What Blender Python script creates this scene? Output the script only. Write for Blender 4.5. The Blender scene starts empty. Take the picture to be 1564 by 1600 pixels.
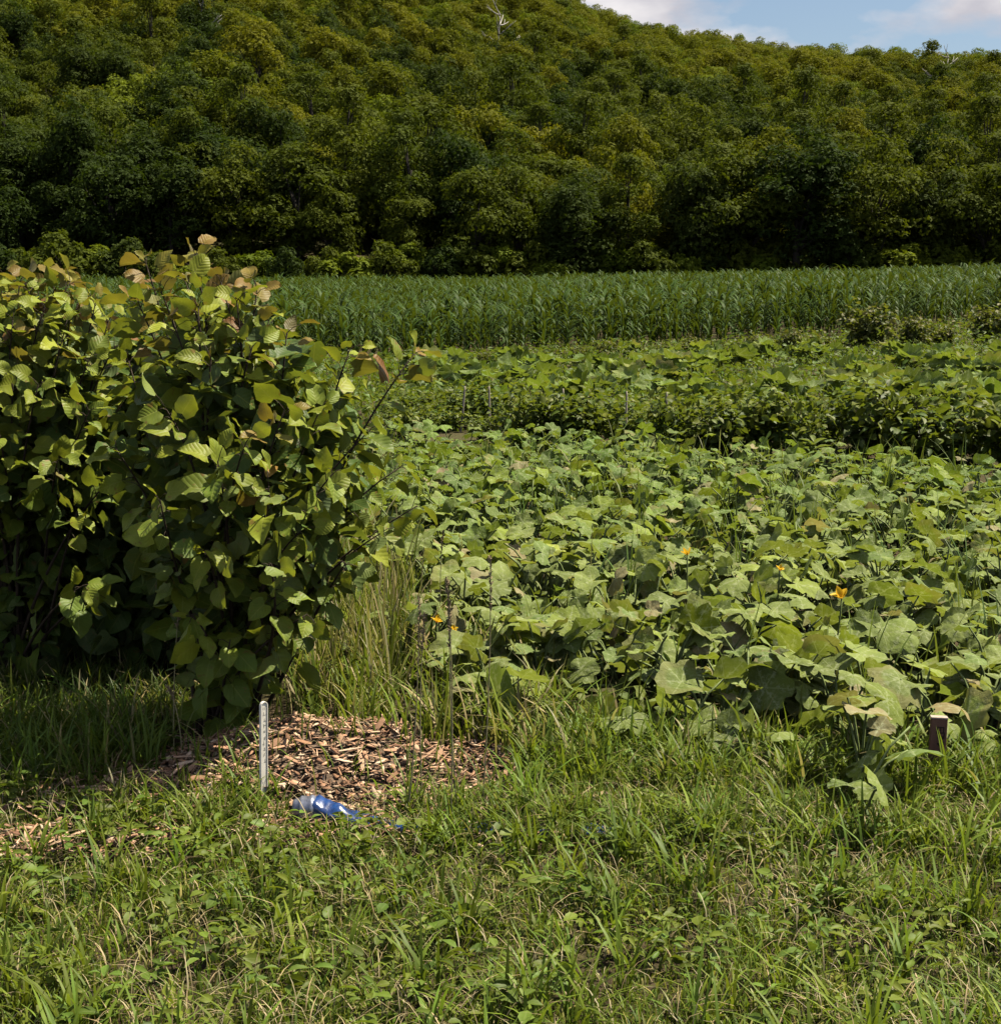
import bpy, math, random
import numpy as np
from mathutils import Vector, Matrix

random.seed(7)
rng = np.random.default_rng(11)
sc = bpy.context.scene
COL = sc.collection

# ------------------------------------------------------------------ camera
W0, H0, F0 = 1564.0, 1600.0, 2400.0
CAM_H = 1.6
PITCH = math.atan(350.0 / F0)
cam_d = bpy.data.cameras.new('camera')
cam = bpy.data.objects.new('camera', cam_d)
COL.objects.link(cam)
cam.location = (0, 0, CAM_H)
cam.rotation_euler = (math.pi / 2 - PITCH, 0, 0)
cam_d.sensor_fit = 'HORIZONTAL'
cam_d.sensor_width = 36.0
cam_d.lens = 36.0 * F0 / W0
cam_d.clip_start = 0.05
cam_d.clip_end = 6000
sc.camera = cam

# ------------------------------------------------------------------ sky and sun
SUN_AZ, SUN_EL = math.radians(68), math.radians(60)   # azimuth from +Y towards +X
world = bpy.data.worlds.new('World')
sc.world = world
world.use_nodes = True
nt = world.node_tree
nt.nodes.clear()
N = nt.nodes.new
L = nt.links.new
w_out = N('ShaderNodeOutputWorld')
w_bg = N('ShaderNodeBackground')
w_bg.inputs['Strength'].default_value = 0.05
w_sky = N('ShaderNodeTexSky')
w_sky.sky_type = 'NISHITA'
w_sky.sun_disc = False
w_sky.sun_elevation = SUN_EL
w_sky.sun_rotation = SUN_AZ
w_sky.air_density = 1.0
w_sky.dust_density = 1.0
w_sky.ozone_density = 1.6
# broken fair-weather cumulus all over the sky
w_tc = N('ShaderNodeTexCoord')
w_map = N('ShaderNodeMapping')
w_map.inputs['Scale'].default_value = (1.0, 1.0, 2.2)
w_map.inputs['Location'].default_value = (0.135, 0.0, 0.02)
w_n1 = N('ShaderNodeTexNoise')
w_n1.inputs['Scale'].default_value = 7.0
w_n1.inputs['Detail'].default_value = 7.0
w_n1.inputs['Roughness'].default_value = 0.52
w_r1 = N('ShaderNodeValToRGB')
w_r1.color_ramp.elements[0].position = 0.48
w_r1.color_ramp.elements[1].position = 0.60
w_n2 = N('ShaderNodeTexNoise')
w_n2.inputs['Scale'].default_value = 13.0
w_n2.inputs['Detail'].default_value = 5.0
w_r2 = N('ShaderNodeValToRGB')
w_r2.color_ramp.elements[0].color = (5.4, 5.3, 5.8, 1)
w_r2.color_ramp.elements[0].position = 0.35
w_r2.color_ramp.elements[1].color = (9.4, 9.0, 8.9, 1)
w_r2.color_ramp.elements[1].position = 0.65
w_mx = N('ShaderNodeMix')
w_mx.data_type = 'RGBA'
L(w_tc.outputs['Generated'], w_map.inputs['Vector'])
L(w_map.outputs['Vector'], w_n1.inputs['Vector'])
L(w_map.outputs['Vector'], w_n2.inputs['Vector'])
L(w_n1.outputs['Fac'], w_r1.inputs['Fac'])
L(w_n2.outputs['Fac'], w_r2.inputs['Fac'])
L(w_r1.outputs['Color'], w_mx.inputs['Factor'])
L(w_sky.outputs['Color'], w_mx.inputs['A'])
L(w_r2.outputs['Color'], w_mx.inputs['B'])
L(w_mx.outputs['Result'], w_bg.inputs['Color'])
L(w_bg.outputs['Background'], w_out.inputs['Surface'])

sun_d = bpy.data.lights.new('sun', 'SUN')
sun_d.energy = 5.0
sun_d.angle = math.radians(0.53)
sun_d.color = (1.0, 0.91, 0.73)
sun = bpy.data.objects.new('sun', sun_d)
COL.objects.link(sun)
SUN = Vector((math.sin(SUN_AZ) * math.cos(SUN_EL), math.cos(SUN_AZ) * math.cos(SUN_EL), math.sin(SUN_EL)))
sun.location = SUN * 60
sun.rotation_euler = SUN.to_track_quat('Z', 'Y').to_euler()

sc.view_settings.view_transform = 'Standard'
sc.view_settings.look = 'None'
sc.view_settings.exposure = 1.12
sc.view_settings.gamma = 1.0
sc.view_settings.use_curve_mapping = False
sc.render.engine = 'CYCLES'
sc.cycles.max_bounces = 3
sc.cycles.diffuse_bounces = 0
sc.cycles.glossy_bounces = 2
sc.cycles.transmission_bounces = 2
sc.cycles.transparent_max_bounces = 3
sc.cycles.use_denoising = True
sc.cycles.adaptive_threshold = 0.02

# ------------------------------------------------------------------ helpers: pixels, terrain
def lin(r, g, b):
    f = lambda c: (c / 255 / 12.92) if c / 255 <= 0.04045 else ((c / 255 + 0.055) / 1.055) ** 2.4
    return (f(r), f(g), f(b))

def ray(px, py):
    u, v = (px - W0 / 2) / F0, -(py - H0 / 2) / F0
    c, s = math.cos(PITCH), math.sin(PITCH)
    return np.array([u, c + v * s, -s + v * c])

def G(px, py, z=0.0):
    """point of the level z seen at a pixel of the photograph"""
    d = ray(px, py)
    t = (z - CAM_H) / d[2]
    return np.array([d[0] * t, d[1] * t, z])

def P(px, py, Y):
    """point at distance Y along the view axis on the ground plan, seen at a pixel"""
    d = ray(px, py)
    t = Y / d[1]
    return np.array([d[0] * t, Y, CAM_H + d[2] * t])

def ss(a, b, x):
    t = np.clip((np.asarray(x, float) - a) / (b - a), 0, 1)
    return t * t * (3 - 2 * t)

RX = np.array([-300, -114, -40, 0, 23, 38, 51, 68, 114, 200, 320.0])
RZ = np.array([88, 80, 71, 60.5, 50.5, 46, 44.5, 43, 41, 39, 36.0])

def edge_y(x):
    return 116 + 0.06 * np.asarray(x, float) + 2.0 * np.sin(np.asarray(x) * 0.09)

def gz(x, y):
    x = np.asarray(x, float); y = np.asarray(y, float)
    z = 0.030 * np.maximum(x + 2, 0) * ss(18, 52, y) * (1 - 0.55 * ss(60, 130, y))
    z = z + 0.0160 * np.maximum(y - 40, 0) * (1 - ss(116, 150, y) * 0.4)
    ye = edge_y(x)
    r = np.interp(x * 350 / np.maximum(y, 120), RX, RZ)
    t = np.clip((y - ye) / (350 - ye), 0, 1.25)
    prof = np.where(t < 1, 0.86 * t + 0.14 * t * t * (3 - 2 * t), 1 - 1.6 * (t - 1) ** 2)
    return z + r * prof + np.where(y > 120, 1.2 * np.sin(x * 0.05) * np.sin(y * 0.04), 0) * ss(120, 160, y)

# ------------------------------------------------------------------ helpers: meshes and objects
def mesh(name, V, F, uv=None, col=None, smooth=True, mats=(), mi=None):
    V = np.ascontiguousarray(V, np.float32); F = np.ascontiguousarray(F, np.int32)
    me = bpy.data.meshes.new(name)
    k = F.shape[1]
    me.vertices.add(len(V)); me.vertices.foreach_set('co', V.ravel())
    me.loops.add(F.size); me.loops.foreach_set('vertex_index', F.ravel())
    me.polygons.add(len(F)); me.polygons.foreach_set('loop_start', np.arange(0, F.size, k, dtype=np.int32))
    if smooth:
        me.polygons.foreach_set('use_smooth', np.ones(len(F), bool))
    if mi is not None:
        me.polygons.foreach_set('material_index', np.ascontiguousarray(mi, np.int32))
    me.update(calc_edges=True)
    if uv is not None:
        a = me.attributes.new('blade', 'FLOAT_VECTOR', 'POINT')
        u3 = np.zeros((len(V), 3), np.float32); u3[:, :uv.shape[1]] = uv
        a.data.foreach_set('vector', u3.ravel())
    if col is not None:
        a = me.attributes.new('tint', 'FLOAT_COLOR', 'POINT')
        c4 = np.ones((len(V), 4), np.float32); c4[:, :3] = col
        a.data.foreach_set('color', c4.ravel())
    for m in mats:
        me.materials.append(m)
    return me

def obj(name, me, parent=None, loc=None, mat=None, kind=None, label=None, cat=None, group=None):
    o = bpy.data.objects.new(name, me)
    COL.objects.link(o)
    if parent is not None: o.parent = parent
    if loc is not None: o.location = [float(c) for c in loc]
    if mat is not None: me.materials.append(mat)
    if kind: o['kind'] = kind
    if label: o['label'] = label
    if cat: o['category'] = cat
    if group: o['group'] = group
    return o

def empty(name, loc, label, cat, group=None, rz=0.0, s=1.0):
    o = obj(name, None, None, loc, None, None, label, cat, group)
    o.rotation_euler = (0, 0, rz); o.scale = (s, s, s)
    o.empty_display_size = 0.2
    return o

def frame(direction, normal):
    """rotation matrices (n,3,3) with columns x, y=direction, z~normal"""
    y = direction / np.linalg.norm(direction, axis=-1, keepdims=True)
    x = np.cross(y, normal); x /= np.maximum(np.linalg.norm(x, axis=-1, keepdims=True), 1e-6)
    z = np.cross(x, y)
    return np.stack([x, y, z], -1)

def set_mat(o, R, pos, s):
    m = Matrix([[float(R[i][j]) * s for j in range(3)] + [float(pos[i])] for i in range(3)] + [[0, 0, 0, 1]])
    o.matrix_local = m

def scatter(T, R, pos, s, col):
    """joins many copies of a template T=(V,F,uv) into arrays"""
    V, F, uv = T
    n = len(pos)
    s = np.asarray(s, float)
    if s.ndim == 1: s = s[:, None]
    VV = np.einsum('nij,nvj->nvi', R, V[None] * s[:, None, :]) + pos[:, None, :]
    FF = F[None] + (np.arange(n) * len(V))[:, None, None]
    UU = np.broadcast_to(uv[None], (n,) + uv.shape)
    CC = np.broadcast_to(np.asarray(col)[:, None, :], (n, len(V), 3))
    return VV.reshape(-1, 3), FF.reshape(-1, F.shape[1]), UU.reshape(-1, uv.shape[1]), CC.reshape(-1, 3)

def merge(parts):
    Vs, Fs, Us, Cs, off = [], [], [], [], 0
    for V, F, U, C in parts:
        Vs.append(V); Fs.append(F + off); Us.append(U); Cs.append(C); off += len(V)
    return np.concatenate(Vs), np.concatenate(Fs), np.concatenate(Us), np.concatenate(Cs)

def tube(pts, radii, sides=6):
    pts = np.asarray(pts, float); radii = np.asarray(radii, float)
    n = len(pts)
    tan = np.gradient(pts, axis=0); tan /= np.maximum(np.linalg.norm(tan, axis=1, keepdims=True), 1e-9)
    ref = np.array([0, 0, 1.0]) if abs(tan[:, 2]).mean() < 0.85 else np.array([1.0, 0.2, 0])
    a = np.cross(tan, ref); a /= np.linalg.norm(a, axis=1, keepdims=True)
    b = np.cross(tan, a)
    th = np.arange(sides) * 2 * math.pi / sides
    V = pts[:, None] + radii[:, None, None] * (a[:, None] * np.cos(th)[None, :, None] + b[:, None] * np.sin(th)[None, :, None])
    V = V.reshape(-1, 3)
    F = []
    for i in range(n - 1):
        for j in range(sides):
            k = (j + 1) % sides
            p, q, r, t = i * sides + j, i * sides + k, (i + 1) * sides + k, (i + 1) * sides + j
            F += [(p, q, r), (p, r, t)]
    m = len(V)
    V = np.vstack([V, pts[-1], pts[0]])
    for j in range(sides):
        k = (j + 1) % sides
        F.append(((n - 1) * sides + j, (n - 1) * sides + k, m))
        F.append((k, j, m + 1))
    return V, np.array(F)

def join_vf(parts):
    Vs, Fs, off = [], [], 0
    for V, F in parts:
        Vs.append(V); Fs.append(F + off); off += len(V)
    return np.concatenate(Vs), np.concatenate(Fs)

def bez(p0, p1, p2, n):
    t = np.linspace(0, 1, n)[:, None]
    return (1 - t) ** 2 * p0 + 2 * t * (1 - t) * p1 + t * t * p2

def inside(poly, x, y):
    x = np.asarray(x); y = np.asarray(y)
    r = np.zeros(x.shape, bool)
    j = len(poly) - 1
    for i in range(len(poly)):
        xi, yi, xj, yj = poly[i][0], poly[i][1], poly[j][0], poly[j][1]
        c = ((yi > y) != (yj > y)) & (x < (xj - xi) * (y - yi) / (yj - yi + 1e-12) + xi)
        r ^= c
        j = i
    return r

# value noise for patchiness
_ng = rng.random((64, 64))
def vnoise(x, y, s):
    x = np.asarray(x) / s + 17.3; y = np.asarray(y) / s + 9.1
    i = np.floor(x).astype(int); j = np.floor(y).astype(int)
    fx = x - i; fy = y - j
    fx = fx * fx * (3 - 2 * fx); fy = fy * fy * (3 - 2 * fy)
    g = lambda a, b: _ng[a % 64, b % 64]
    return (g(i, j) * (1 - fx) + g(i + 1, j) * fx) * (1 - fy) + (g(i, j + 1) * (1 - fx) + g(i + 1, j + 1) * fx) * fy

_one = 'first second third fourth fifth sixth seventh eighth ninth tenth eleventh twelfth thirteenth fourteenth fifteenth sixteenth seventeenth eighteenth nineteenth'.split()
ORD = _one + [w if not k else t + '-' + _one[k - 1] for t, w in (('twenty', 'twentieth'), ('thirty', 'thirtieth'), ('forty', 'fortieth'), ('fifty', 'fiftieth'), ('sixty', 'sixtieth')) for k in range(10)]
# ------------------------------------------------------------------ materials
def new_mat(name):
    m = bpy.data.materials.new(name); m.use_nodes = True
    t = m.node_tree; t.nodes.clear()
    return m, t, t.nodes.new, t.links.new

def M(t, op, a, b=None, c=None):
    n = t.nodes.new('ShaderNodeMath'); n.operation = op
    for i, v in enumerate((a, b, c)):
        if v is None: continue
        if isinstance(v, (int, float)): n.inputs[i].default_value = v
        else: t.links.new(v, n.inputs[i])
    return n.outputs[0]

def mixc(t, fac, a, b, mode='MIX'):
    n = t.nodes.new('ShaderNodeMix'); n.data_type = 'RGBA'; n.blend_type = mode
    for k, v in (('Factor', fac), ('A', a), ('B', b)):
        if isinstance(v, (int, float)): n.inputs[k].default_value = v
        elif isinstance(v, tuple): n.inputs[k].default_value = (*v, 1) if len(v) == 3 else v
        else: t.links.new(v, n.inputs[k])
    return n.outputs['Result']

def noise(t, scale, detail=4, rough=0.55, vec=None):
    n = t.nodes.new('ShaderNodeTexNoise')
    n.inputs['Scale'].default_value = scale; n.inputs['Detail'].default_value = detail; n.inputs['Roughness'].default_value = rough
    if vec is not None: t.links.new(vec, n.inputs['Vector'])
    return n.outputs['Fac']

def mrange(t, v, a, b, c=0.0, d=1.0):
    n = t.nodes.new('ShaderNodeMapRange'); n.clamp = True
    t.links.new(v, n.inputs['Value'])
    n.inputs['From Min'].default_value = a; n.inputs['From Max'].default_value = b
    n.inputs['To Min'].default_value = c; n.inputs['To Max'].default_value = d
    return n.outputs['Result']

def finish_leaf(t, colour, transl, rough=0.5, spec=0.35, trans=0.35, bump=None, bstr=0.3, bdist=0.004):
    N_ = t.nodes.new; L_ = t.links.new
    out = N_('ShaderNodeOutputMaterial'); p = N_('ShaderNodeBsdfPrincipled'); tr = N_('ShaderNodeBsdfTranslucent'); mx = N_('ShaderNodeMixShader')
    L_(colour, p.inputs['Base Color'])
    if isinstance(rough, (int, float)): p.inputs['Roughness'].default_value = rough
    else: L_(rough, p.inputs['Roughness'])
    p.inputs['Specular IOR Level'].default_value = spec
    L_(transl, tr.inputs['Color'])
    mx.inputs['Fac'].default_value = trans
    L_(p.outputs[0], mx.inputs[1]); L_(tr.outputs[0], mx.inputs[2]); L_(mx.outputs[0], out.inputs['Surface'])
    if bump is not None:
        b = N_('ShaderNodeBump'); b.inputs['Strength'].default_value = bstr; b.inputs['Distance'].default_value = bdist
        L_(bump, b.inputs['Height']); L_(b.outputs[0], p.inputs['Normal'])

def tint_source(t, src):
    if src == 'object':
        return t.nodes.new('ShaderNodeObjectInfo').outputs['Color']
    a = t.nodes.new('ShaderNodeAttribute'); a.attribute_name = 'tint'
    return a.outputs['Color']

def blade_uv(t):
    a = t.nodes.new('ShaderNodeAttribute'); a.attribute_name = 'blade'
    s = t.nodes.new('ShaderNodeSeparateXYZ'); t.links.new(a.outputs['Vector'], s.inputs[0])
    return a.outputs['Vector'], s.outputs[0], s.outputs[1]

def hazel_leaf_mat(name, src):
    m, t, N_, L_ = new_mat(name)
    c = tint_source(t, src)
    vec, u, v = blade_uv(t)
    au = M(t, 'ABSOLUTE', u)
    mid = mrange(t, au, 0.02, 0.07, 1, 0)
    w = M(t, 'SUBTRACT', v, M(t, 'MULTIPLY', au, 0.42))
    sn = M(t, 'ABSOLUTE', M(t, 'SINE', M(t, 'MULTIPLY', w, 19.0)))
    lat = M(t, 'MULTIPLY', mrange(t, sn, 0.03, 0.22, 1, 0), 0.30)
    vein = M(t, 'MAXIMUM', mid, lat)
    geo = N_('ShaderNodeNewGeometry')
    nz = noise(t, 30, 4, 0.6, geo.outputs['Position'])
    base = mixc(t, mrange(t, nz, 0.3, 0.75, 0, 0.55), c, mixc(t, 1.0, c, (0.55, 0.62, 0.5), 'MULTIPLY'))
    base = mixc(t, M(t, 'MULTIPLY', vein, 0.5), base, mixc(t, 0.6, c, (0.26, 0.26, 0.07)))
    spots = mrange(t, M(t, 'ADD', noise(t, 38, 4, 0.6, geo.outputs['Position']), M(t, 'MULTIPLY', au, 0.10)), 0.66, 0.72)
    base = mixc(t, M(t, 'MULTIPLY', spots, 0.75), base, (0.15, 0.085, 0.03))
    base = mixc(t, M(t, 'MULTIPLY', mrange(t, noise(t, 9, 3, 0.5, geo.outputs['Position']), 0.45, 0.7), 0.5), base, mixc(t, 1.0, base, (1.45, 1.3, 0.8), 'MULTIPLY'))
    back = mixc(t, 0.45, base, (0.13, 0.17, 0.08))
    colr = mixc(t, geo.outputs['Backfacing'], base, back)
    tr = mixc(t, 1.0, mixc(t, 0.35, base, (0.30, 0.32, 0.02)), (1.5, 1.5, 1.0), 'MULTIPLY')
    h = M(t, 'SUBTRACT', sn, M(t, 'MULTIPLY', mid, 0.6))
    finish_leaf(t, colr, tr, 0.48, 0.16, 0.22, h, 0.28, 0.003)
    return m

def squash_leaf_mat(name, src):
    m, t, N_, L_ = new_mat(name)
    c = tint_source(t, src)
    vec, u, v = blade_uv(t)
    ang = M(t, 'ARCTAN2', u, v)
    rad = M(t, 'SQRT', M(t, 'ADD', M(t, 'MULTIPLY', u, u), M(t, 'MULTIPLY', v, v)))
    k = 55 * math.pi / 180
    d = M(t, 'SUBTRACT', M(t, 'WRAP', M(t, 'ADD', ang, k / 2), k, 0.0), k / 2)
    off = M(t, 'MULTIPLY', M(t, 'ABSOLUTE', d), rad)
    vein = mrange(t, off, 0.010, 0.026, 1, 0)
    side = M(t, 'ABSOLUTE', M(t, 'SINE', M(t, 'MULTIPLY', M(t, 'SUBTRACT', rad, M(t, 'MULTIPLY', M(t, 'ABSOLUTE', d), 0.9)), 20)))
    vein2 = M(t, 'MULTIPLY', mrange(t, side, 0.02, 0.14, 1, 0), 0.3)
    vv = vein
    geo = N_('ShaderNodeNewGeometry')
    oi = N_('ShaderNodeObjectInfo')
    n1 = noise(t, 22, 5, 0.65, geo.outputs['Position'])
    base = mixc(t, mrange(t, n1, 0.3, 0.7, 0.0, 0.6), c, mixc(t, 1.0, c, (0.38, 0.50, 0.32), 'MULTIPLY'))
    # silver mottling beside the veins
    n2 = noise(t, 70, 3, 0.6, geo.outputs['Position'])
    mot = M(t, 'MULTIPLY', mrange(t, n2, 0.50, 0.60), mrange(t, off, 0.02, 0.16, 1, 0.25))
    base = mixc(t, M(t, 'MULTIPLY', mot, 0.75), base, mixc(t, 0.6, c, (0.44, 0.46, 0.32)))
    base = mixc(t, M(t, 'MULTIPLY', M(t, 'MAXIMUM', vein, vein2), 0.62), base, mixc(t, 0.6, c, (0.42, 0.46, 0.24)))
    dry = M(t, 'MULTIPLY', mrange(t, M(t, 'ADD', rad, M(t, 'MULTIPLY', n1, 0.5)), 0.80, 0.95), mrange(t, oi.outputs['Random'], 0.75, 1.0, 0, 0.6))
    base = mixc(t, dry, base, (0.24, 0.17, 0.08))
    back = mixc(t, 0.3, base, (0.13, 0.18, 0.06))
    colr = mixc(t, geo.outputs['Backfacing'], base, back)
    tr = mixc(t, 1.0, mixc(t, 0.35, base, (0.26, 0.30, 0.02)), (1.35, 1.4, 0.9), 'MULTIPLY')
    h = M(t, 'MULTIPLY', n1, 1.4)
    finish_leaf(t, colr, tr, 0.62, 0.10, 0.26, h, 0.7, 0.010)
    return m

def blade_mat(name, trans=0.30, rough=0.5, spec=0.16):
    """grass, weeds and small joined leaves: tint per piece, a paler midrib"""
    m, t, N_, L_ = new_mat(name)
    c = tint_source(t, 'attr')
    vec, u, v = blade_uv(t)
    geo = N_('ShaderNodeNewGeometry')
    n1 = noise(t, 40, 3, 0.6, geo.outputs['Position'])
    base = mixc(t, mrange(t, n1, 0.3, 0.7, 0.0, 0.5), c, mixc(t, 1.0, c, (0.6, 0.62, 0.5), 'MULTIPLY'))
    base = mixc(t, mrange(t, M(t, 'ABSOLUTE', u), 0.05, 0.2, 0.25, 0), base, mixc(t, 0.5, c, (0.3, 0.32, 0.15)))
    tr = mixc(t, 1.0, mixc(t, 0.3, base, (0.26, 0.30, 0.02)), (1.35, 1.4, 0.9), 'MULTIPLY')
    finish_leaf(t, base, tr, rough, spec, trans)
    return m

def tree_leaf_mat(name, a, b, trans=0.3):
    m, t, N_, L_ = new_mat(name)
    oi = N_('ShaderNodeObjectInfo'); geo = N_('ShaderNodeNewGeometry')
    base = mixc(t, oi.outputs['Random'], a, b)
    n1 = noise(t, 0.8, 3, 0.6, geo.outputs['Position'])
    base = mixc(t, mrange(t, n1, 0.35, 0.7, 0, 0.6), base, mixc(t, 1.0, base, (1.45, 1.40, 0.9), 'MULTIPLY'))
    n2 = noise(t, 6.0, 2, 0.6, geo.outputs['Position'])
    base = mixc(t, mrange(t, n2, 0.3, 0.7, 0, 0.6), base, mixc(t, 1.0, base, (0.55, 0.6, 0.6), 'MULTIPLY'))
    tr = mixc(t, 1.0, base, (1.5, 1.5, 0.6), 'MULTIPLY')
    finish_leaf(t, base, tr, 0.75, 0.08, trans)
    return m

def solid_mat(name, a, b, scale=20, rough=0.8, spec=0.2, bump=0.4, dist=0.01, stretch=None, src=None):
    m, t, N_, L_ = new_mat(name)
    out = N_('ShaderNodeOutputMaterial'); p = N_('ShaderNodeBsdfPrincipled')
    tc = N_('ShaderNodeTexCoord'); mp = N_('ShaderNodeMapping')
    L_(tc.outputs['Object'], mp.inputs['Vector'])
    if stretch: mp.inputs['Scale'].default_value = stretch
    n1 = noise(t, scale, 6, 0.62, mp.outputs['Vector'])
    f = mrange(t, n1, 0.3, 0.7)
    c = mixc(t, f, a, b)
    if src:
        c = mixc(t, 1.0, c, tint_source(t, src), 'MULTIPLY')
    L_(c, p.inputs['Base Color'])
    p.inputs['Roughness'].default_value = rough; p.inputs['Specular IOR Level'].default_value = spec
    b_ = N_('ShaderNodeBump'); b_.inputs['Strength'].default_value = bump; b_.inputs['Distance'].default_value = dist
    L_(n1, b_.inputs['Height']); L_(b_.outputs[0], p.inputs['Normal'])
    L_(p.outputs[0], out.inputs['Surface'])
    return m

MAT = {}
MAT['hazel_o'] = hazel_leaf_mat('hazel_leaf', 'object')
MAT['hazel_a'] = hazel_leaf_mat('hazel_leaf_inner', 'attr')
MAT['squash_o'] = squash_leaf_mat('squash_leaf', 'object')
MAT['squash_a'] = squash_leaf_mat('squash_leaf_low', 'attr')
MAT['grass'] = blade_mat('grass_blade')
MAT['straw'] = blade_mat('straw', 0.15, 0.6, 0.3)
MAT['weed'] = blade_mat('weed_leaf', 0.28, 0.5, 0.16)
MAT['corn'] = blade_mat('corn_leaf', 0.16, 0.55, 0.08)
MAT['bark'] = solid_mat('bark', (0.05, 0.036, 0.026), (0.11, 0.085, 0.06), 60, 0.9)
MAT['bark_grey'] = solid_mat('bark_grey', (0.022, 0.019, 0.015), (0.05, 0.043, 0.034), 3, 0.9)
MAT['deadwood'] = solid_mat('dead_wood', (0.34, 0.31, 0.27), (0.50, 0.47, 0.42), 3, 0.85)
MAT['stem'] = solid_mat('green_stem', (0.10, 0.14, 0.04), (0.18, 0.22, 0.08), 40, 0.6)
MAT['chip'] = solid_mat('wood_chip', (0.62, 0.55, 0.48), (1.0, 1.0, 1.0), 45, 0.85, 0.15, 0.5, 0.003, (1, 5, 1), 'attr')
MAT['chip_o'] = solid_mat('wood_chip_single', (0.62, 0.55, 0.48), (1.0, 1.0, 1.0), 45, 0.85, 0.15, 0.5, 0.003, (1, 0.3, 1), 'object')
MAT['mound'] = solid_mat('mulch_bed', (0.06, 0.042, 0.03), (0.20, 0.14, 0.10), 60, 0.95, 0.1, 0.8, 0.02)

# ------------------------------------------------------------------ leaf templates (V, F, uv)
def hazel_template(seed, rows=9, cols=5):
    r = random.Random(seed)
    V, U = [], []
    droop = r.uniform(0.08, 0.42); fold = r.uniform(-0.05, 0.30); tw = r.uniform(-0.35, 0.35); wv = r.uniform(0, 6)
    wid = r.uniform(0.40, 0.49)
    for i in range(rows):
        v = i / (rows - 1)
        w = wid * (math.sin(math.pi * min(1, (v * 0.93 + 0.07)) ** 0.80)) ** 0.60
        if v > 0.6: w *= 1 - 0.55 * (v - 0.6)
        if i == rows - 1: w = 0.015
        for j in range(cols):
            u = -1 + 2 * j / (cols - 1)
            e = abs(u) == 1
            x = u * w * (1 + (0.035 * (-1) ** i if e else 0))
            y = v - (0.13 * abs(u) * (1 - v) ** 2 if i < 4 else 0) + (0.02 * r.uniform(-1, 1) if e else 0)
            z = -droop * v * v + fold * abs(u) * w * 2 * 0.6 + tw * x * v + 0.045 * math.sin(6 * v + 2 * u + wv) + (0.035 * r.uniform(-1, 1) if e else 0)
            if v > 0.85: z -= 0.03
            V.append((x, y, z)); U.append((u * min(1, w / wid), v))
    F = []
    for i in range(rows - 1):
        for j in range(cols - 1):
            a, b, c, d = i * cols + j, i * cols + j + 1, (i + 1) * cols + j + 1, (i + 1) * cols + j
            F += [(a, b, c), (a, c, d)]
    return np.array(V), np.array(F), np.array(U)

def squash_template(seed, cup=None):
    """five pointed lobes about the petiole joint, unit radius"""
    r = random.Random(seed)
    prof = [(-163, .66), (-143, .86)]
    for c in (-112, -58, 0, 58, 112):
        if c > -112: prof.append((c - 28, .82))
        prof += [(c - 14, .95), (c, 1.04), (c + 14, .95)]
    prof += [(143, .86), (163, .66)]
    n = len(prof)
    cup = r.uniform(-0.40, 0.16) if cup is None else cup
    ph, wa, tilt = r.uniform(0, 6), r.uniform(0.05, 0.15), r.uniform(-0.15, 0.15)
    fold, wob = r.uniform(-0.25, 0.5), r.uniform(0.03, 0.09)
    V = [(0, 0, 0)]; U = [(0, 0)]
    jit = [1 + 0.08 * r.uniform(-1, 1) for _ in prof]
    for ring in (0, 1):
        for i, (ad, R0) in enumerate(prof):
            a = math.radians(ad + 3 * r.uniform(-1, 1))
            R = (R0 * jit[i] if ring else 0.5 * (0.5 * R0 + 0.45)) * (1.0 + 0.08 * math.cos(a))
            x, y = R * math.sin(a), R * math.cos(a)
            z = cup * R * R + wa * R * math.sin(3 * a + ph) + tilt * x + fold * abs(x) + (wob * math.sin(7 * a + 2 * ph) + 0.04 * r.uniform(-1, 1)) * (R if ring else 0.25)
            V.append((x, y, z)); U.append((x, y))
    F = []
    for i in range(n - 1):
        F.append((0, 1 + i + 1, 1 + i))
        p, q, s_, t = 1 + i, 2 + i, 2 + n + i, 1 + n + i
        F += [(p, q, s_), (p, s_, t)]
    return np.array(V), np.array(F)[:, ::-1].copy(), np.array(U)

def simple_leaf(seed, wid=0.3, rows=4, droop=0.25, fold=0.15):
    r = random.Random(seed)
    V, U, F = [], [], []
    for i in range(rows):
        v = i / (rows - 1)
        w = wid * math.sin(math.pi * (0.08 + 0.87 * v)) if i < rows - 1 else 0.02
        for u in (-1, 0, 1):
            V.append((u * w, v, -droop * v * v + abs(u) * w * fold * 2 + 0.02 * r.uniform(-1, 1))); U.append((u, v))
    for i in range(rows - 1):
        for j in range(2):
            a, b, c, d = i * 3 + j, i * 3 + j + 1, (i + 1) * 3 + j + 1, (i + 1) * 3 + j
            F += [(a, b, c), (a, c, d)]
    return np.array(V), np.array(F), np.array(U)

HAZEL = [hazel_template(s) for s in range(8)]
SQUASH = [squash_template(s + 40) for s in range(12)]
OVATE = [simple_leaf(s, 0.33) for s in range(3)]
LANCE = [simple_leaf(s + 9, 0.2, 5, 0.35, 0.3) for s in range(3)]

def rand_unit(n):
    v = rng.normal(size=(n, 3)); return v / np.linalg.norm(v, axis=1, keepdims=True)

def jitter_col(base, n, val=0.25, hue=0.12):
    """n tints about a base colour"""
    b = np.array(base)[None] * (1 + val * rng.uniform(-1, 1, (n, 1)))
    h = hue * rng.uniform(-1, 1, (n, 1))
    b = b * np.concatenate([1 + h, np.ones((n, 1)), 1 - h * 0.6], 1)
    return np.clip(b, 0.004, 0.9)

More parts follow.
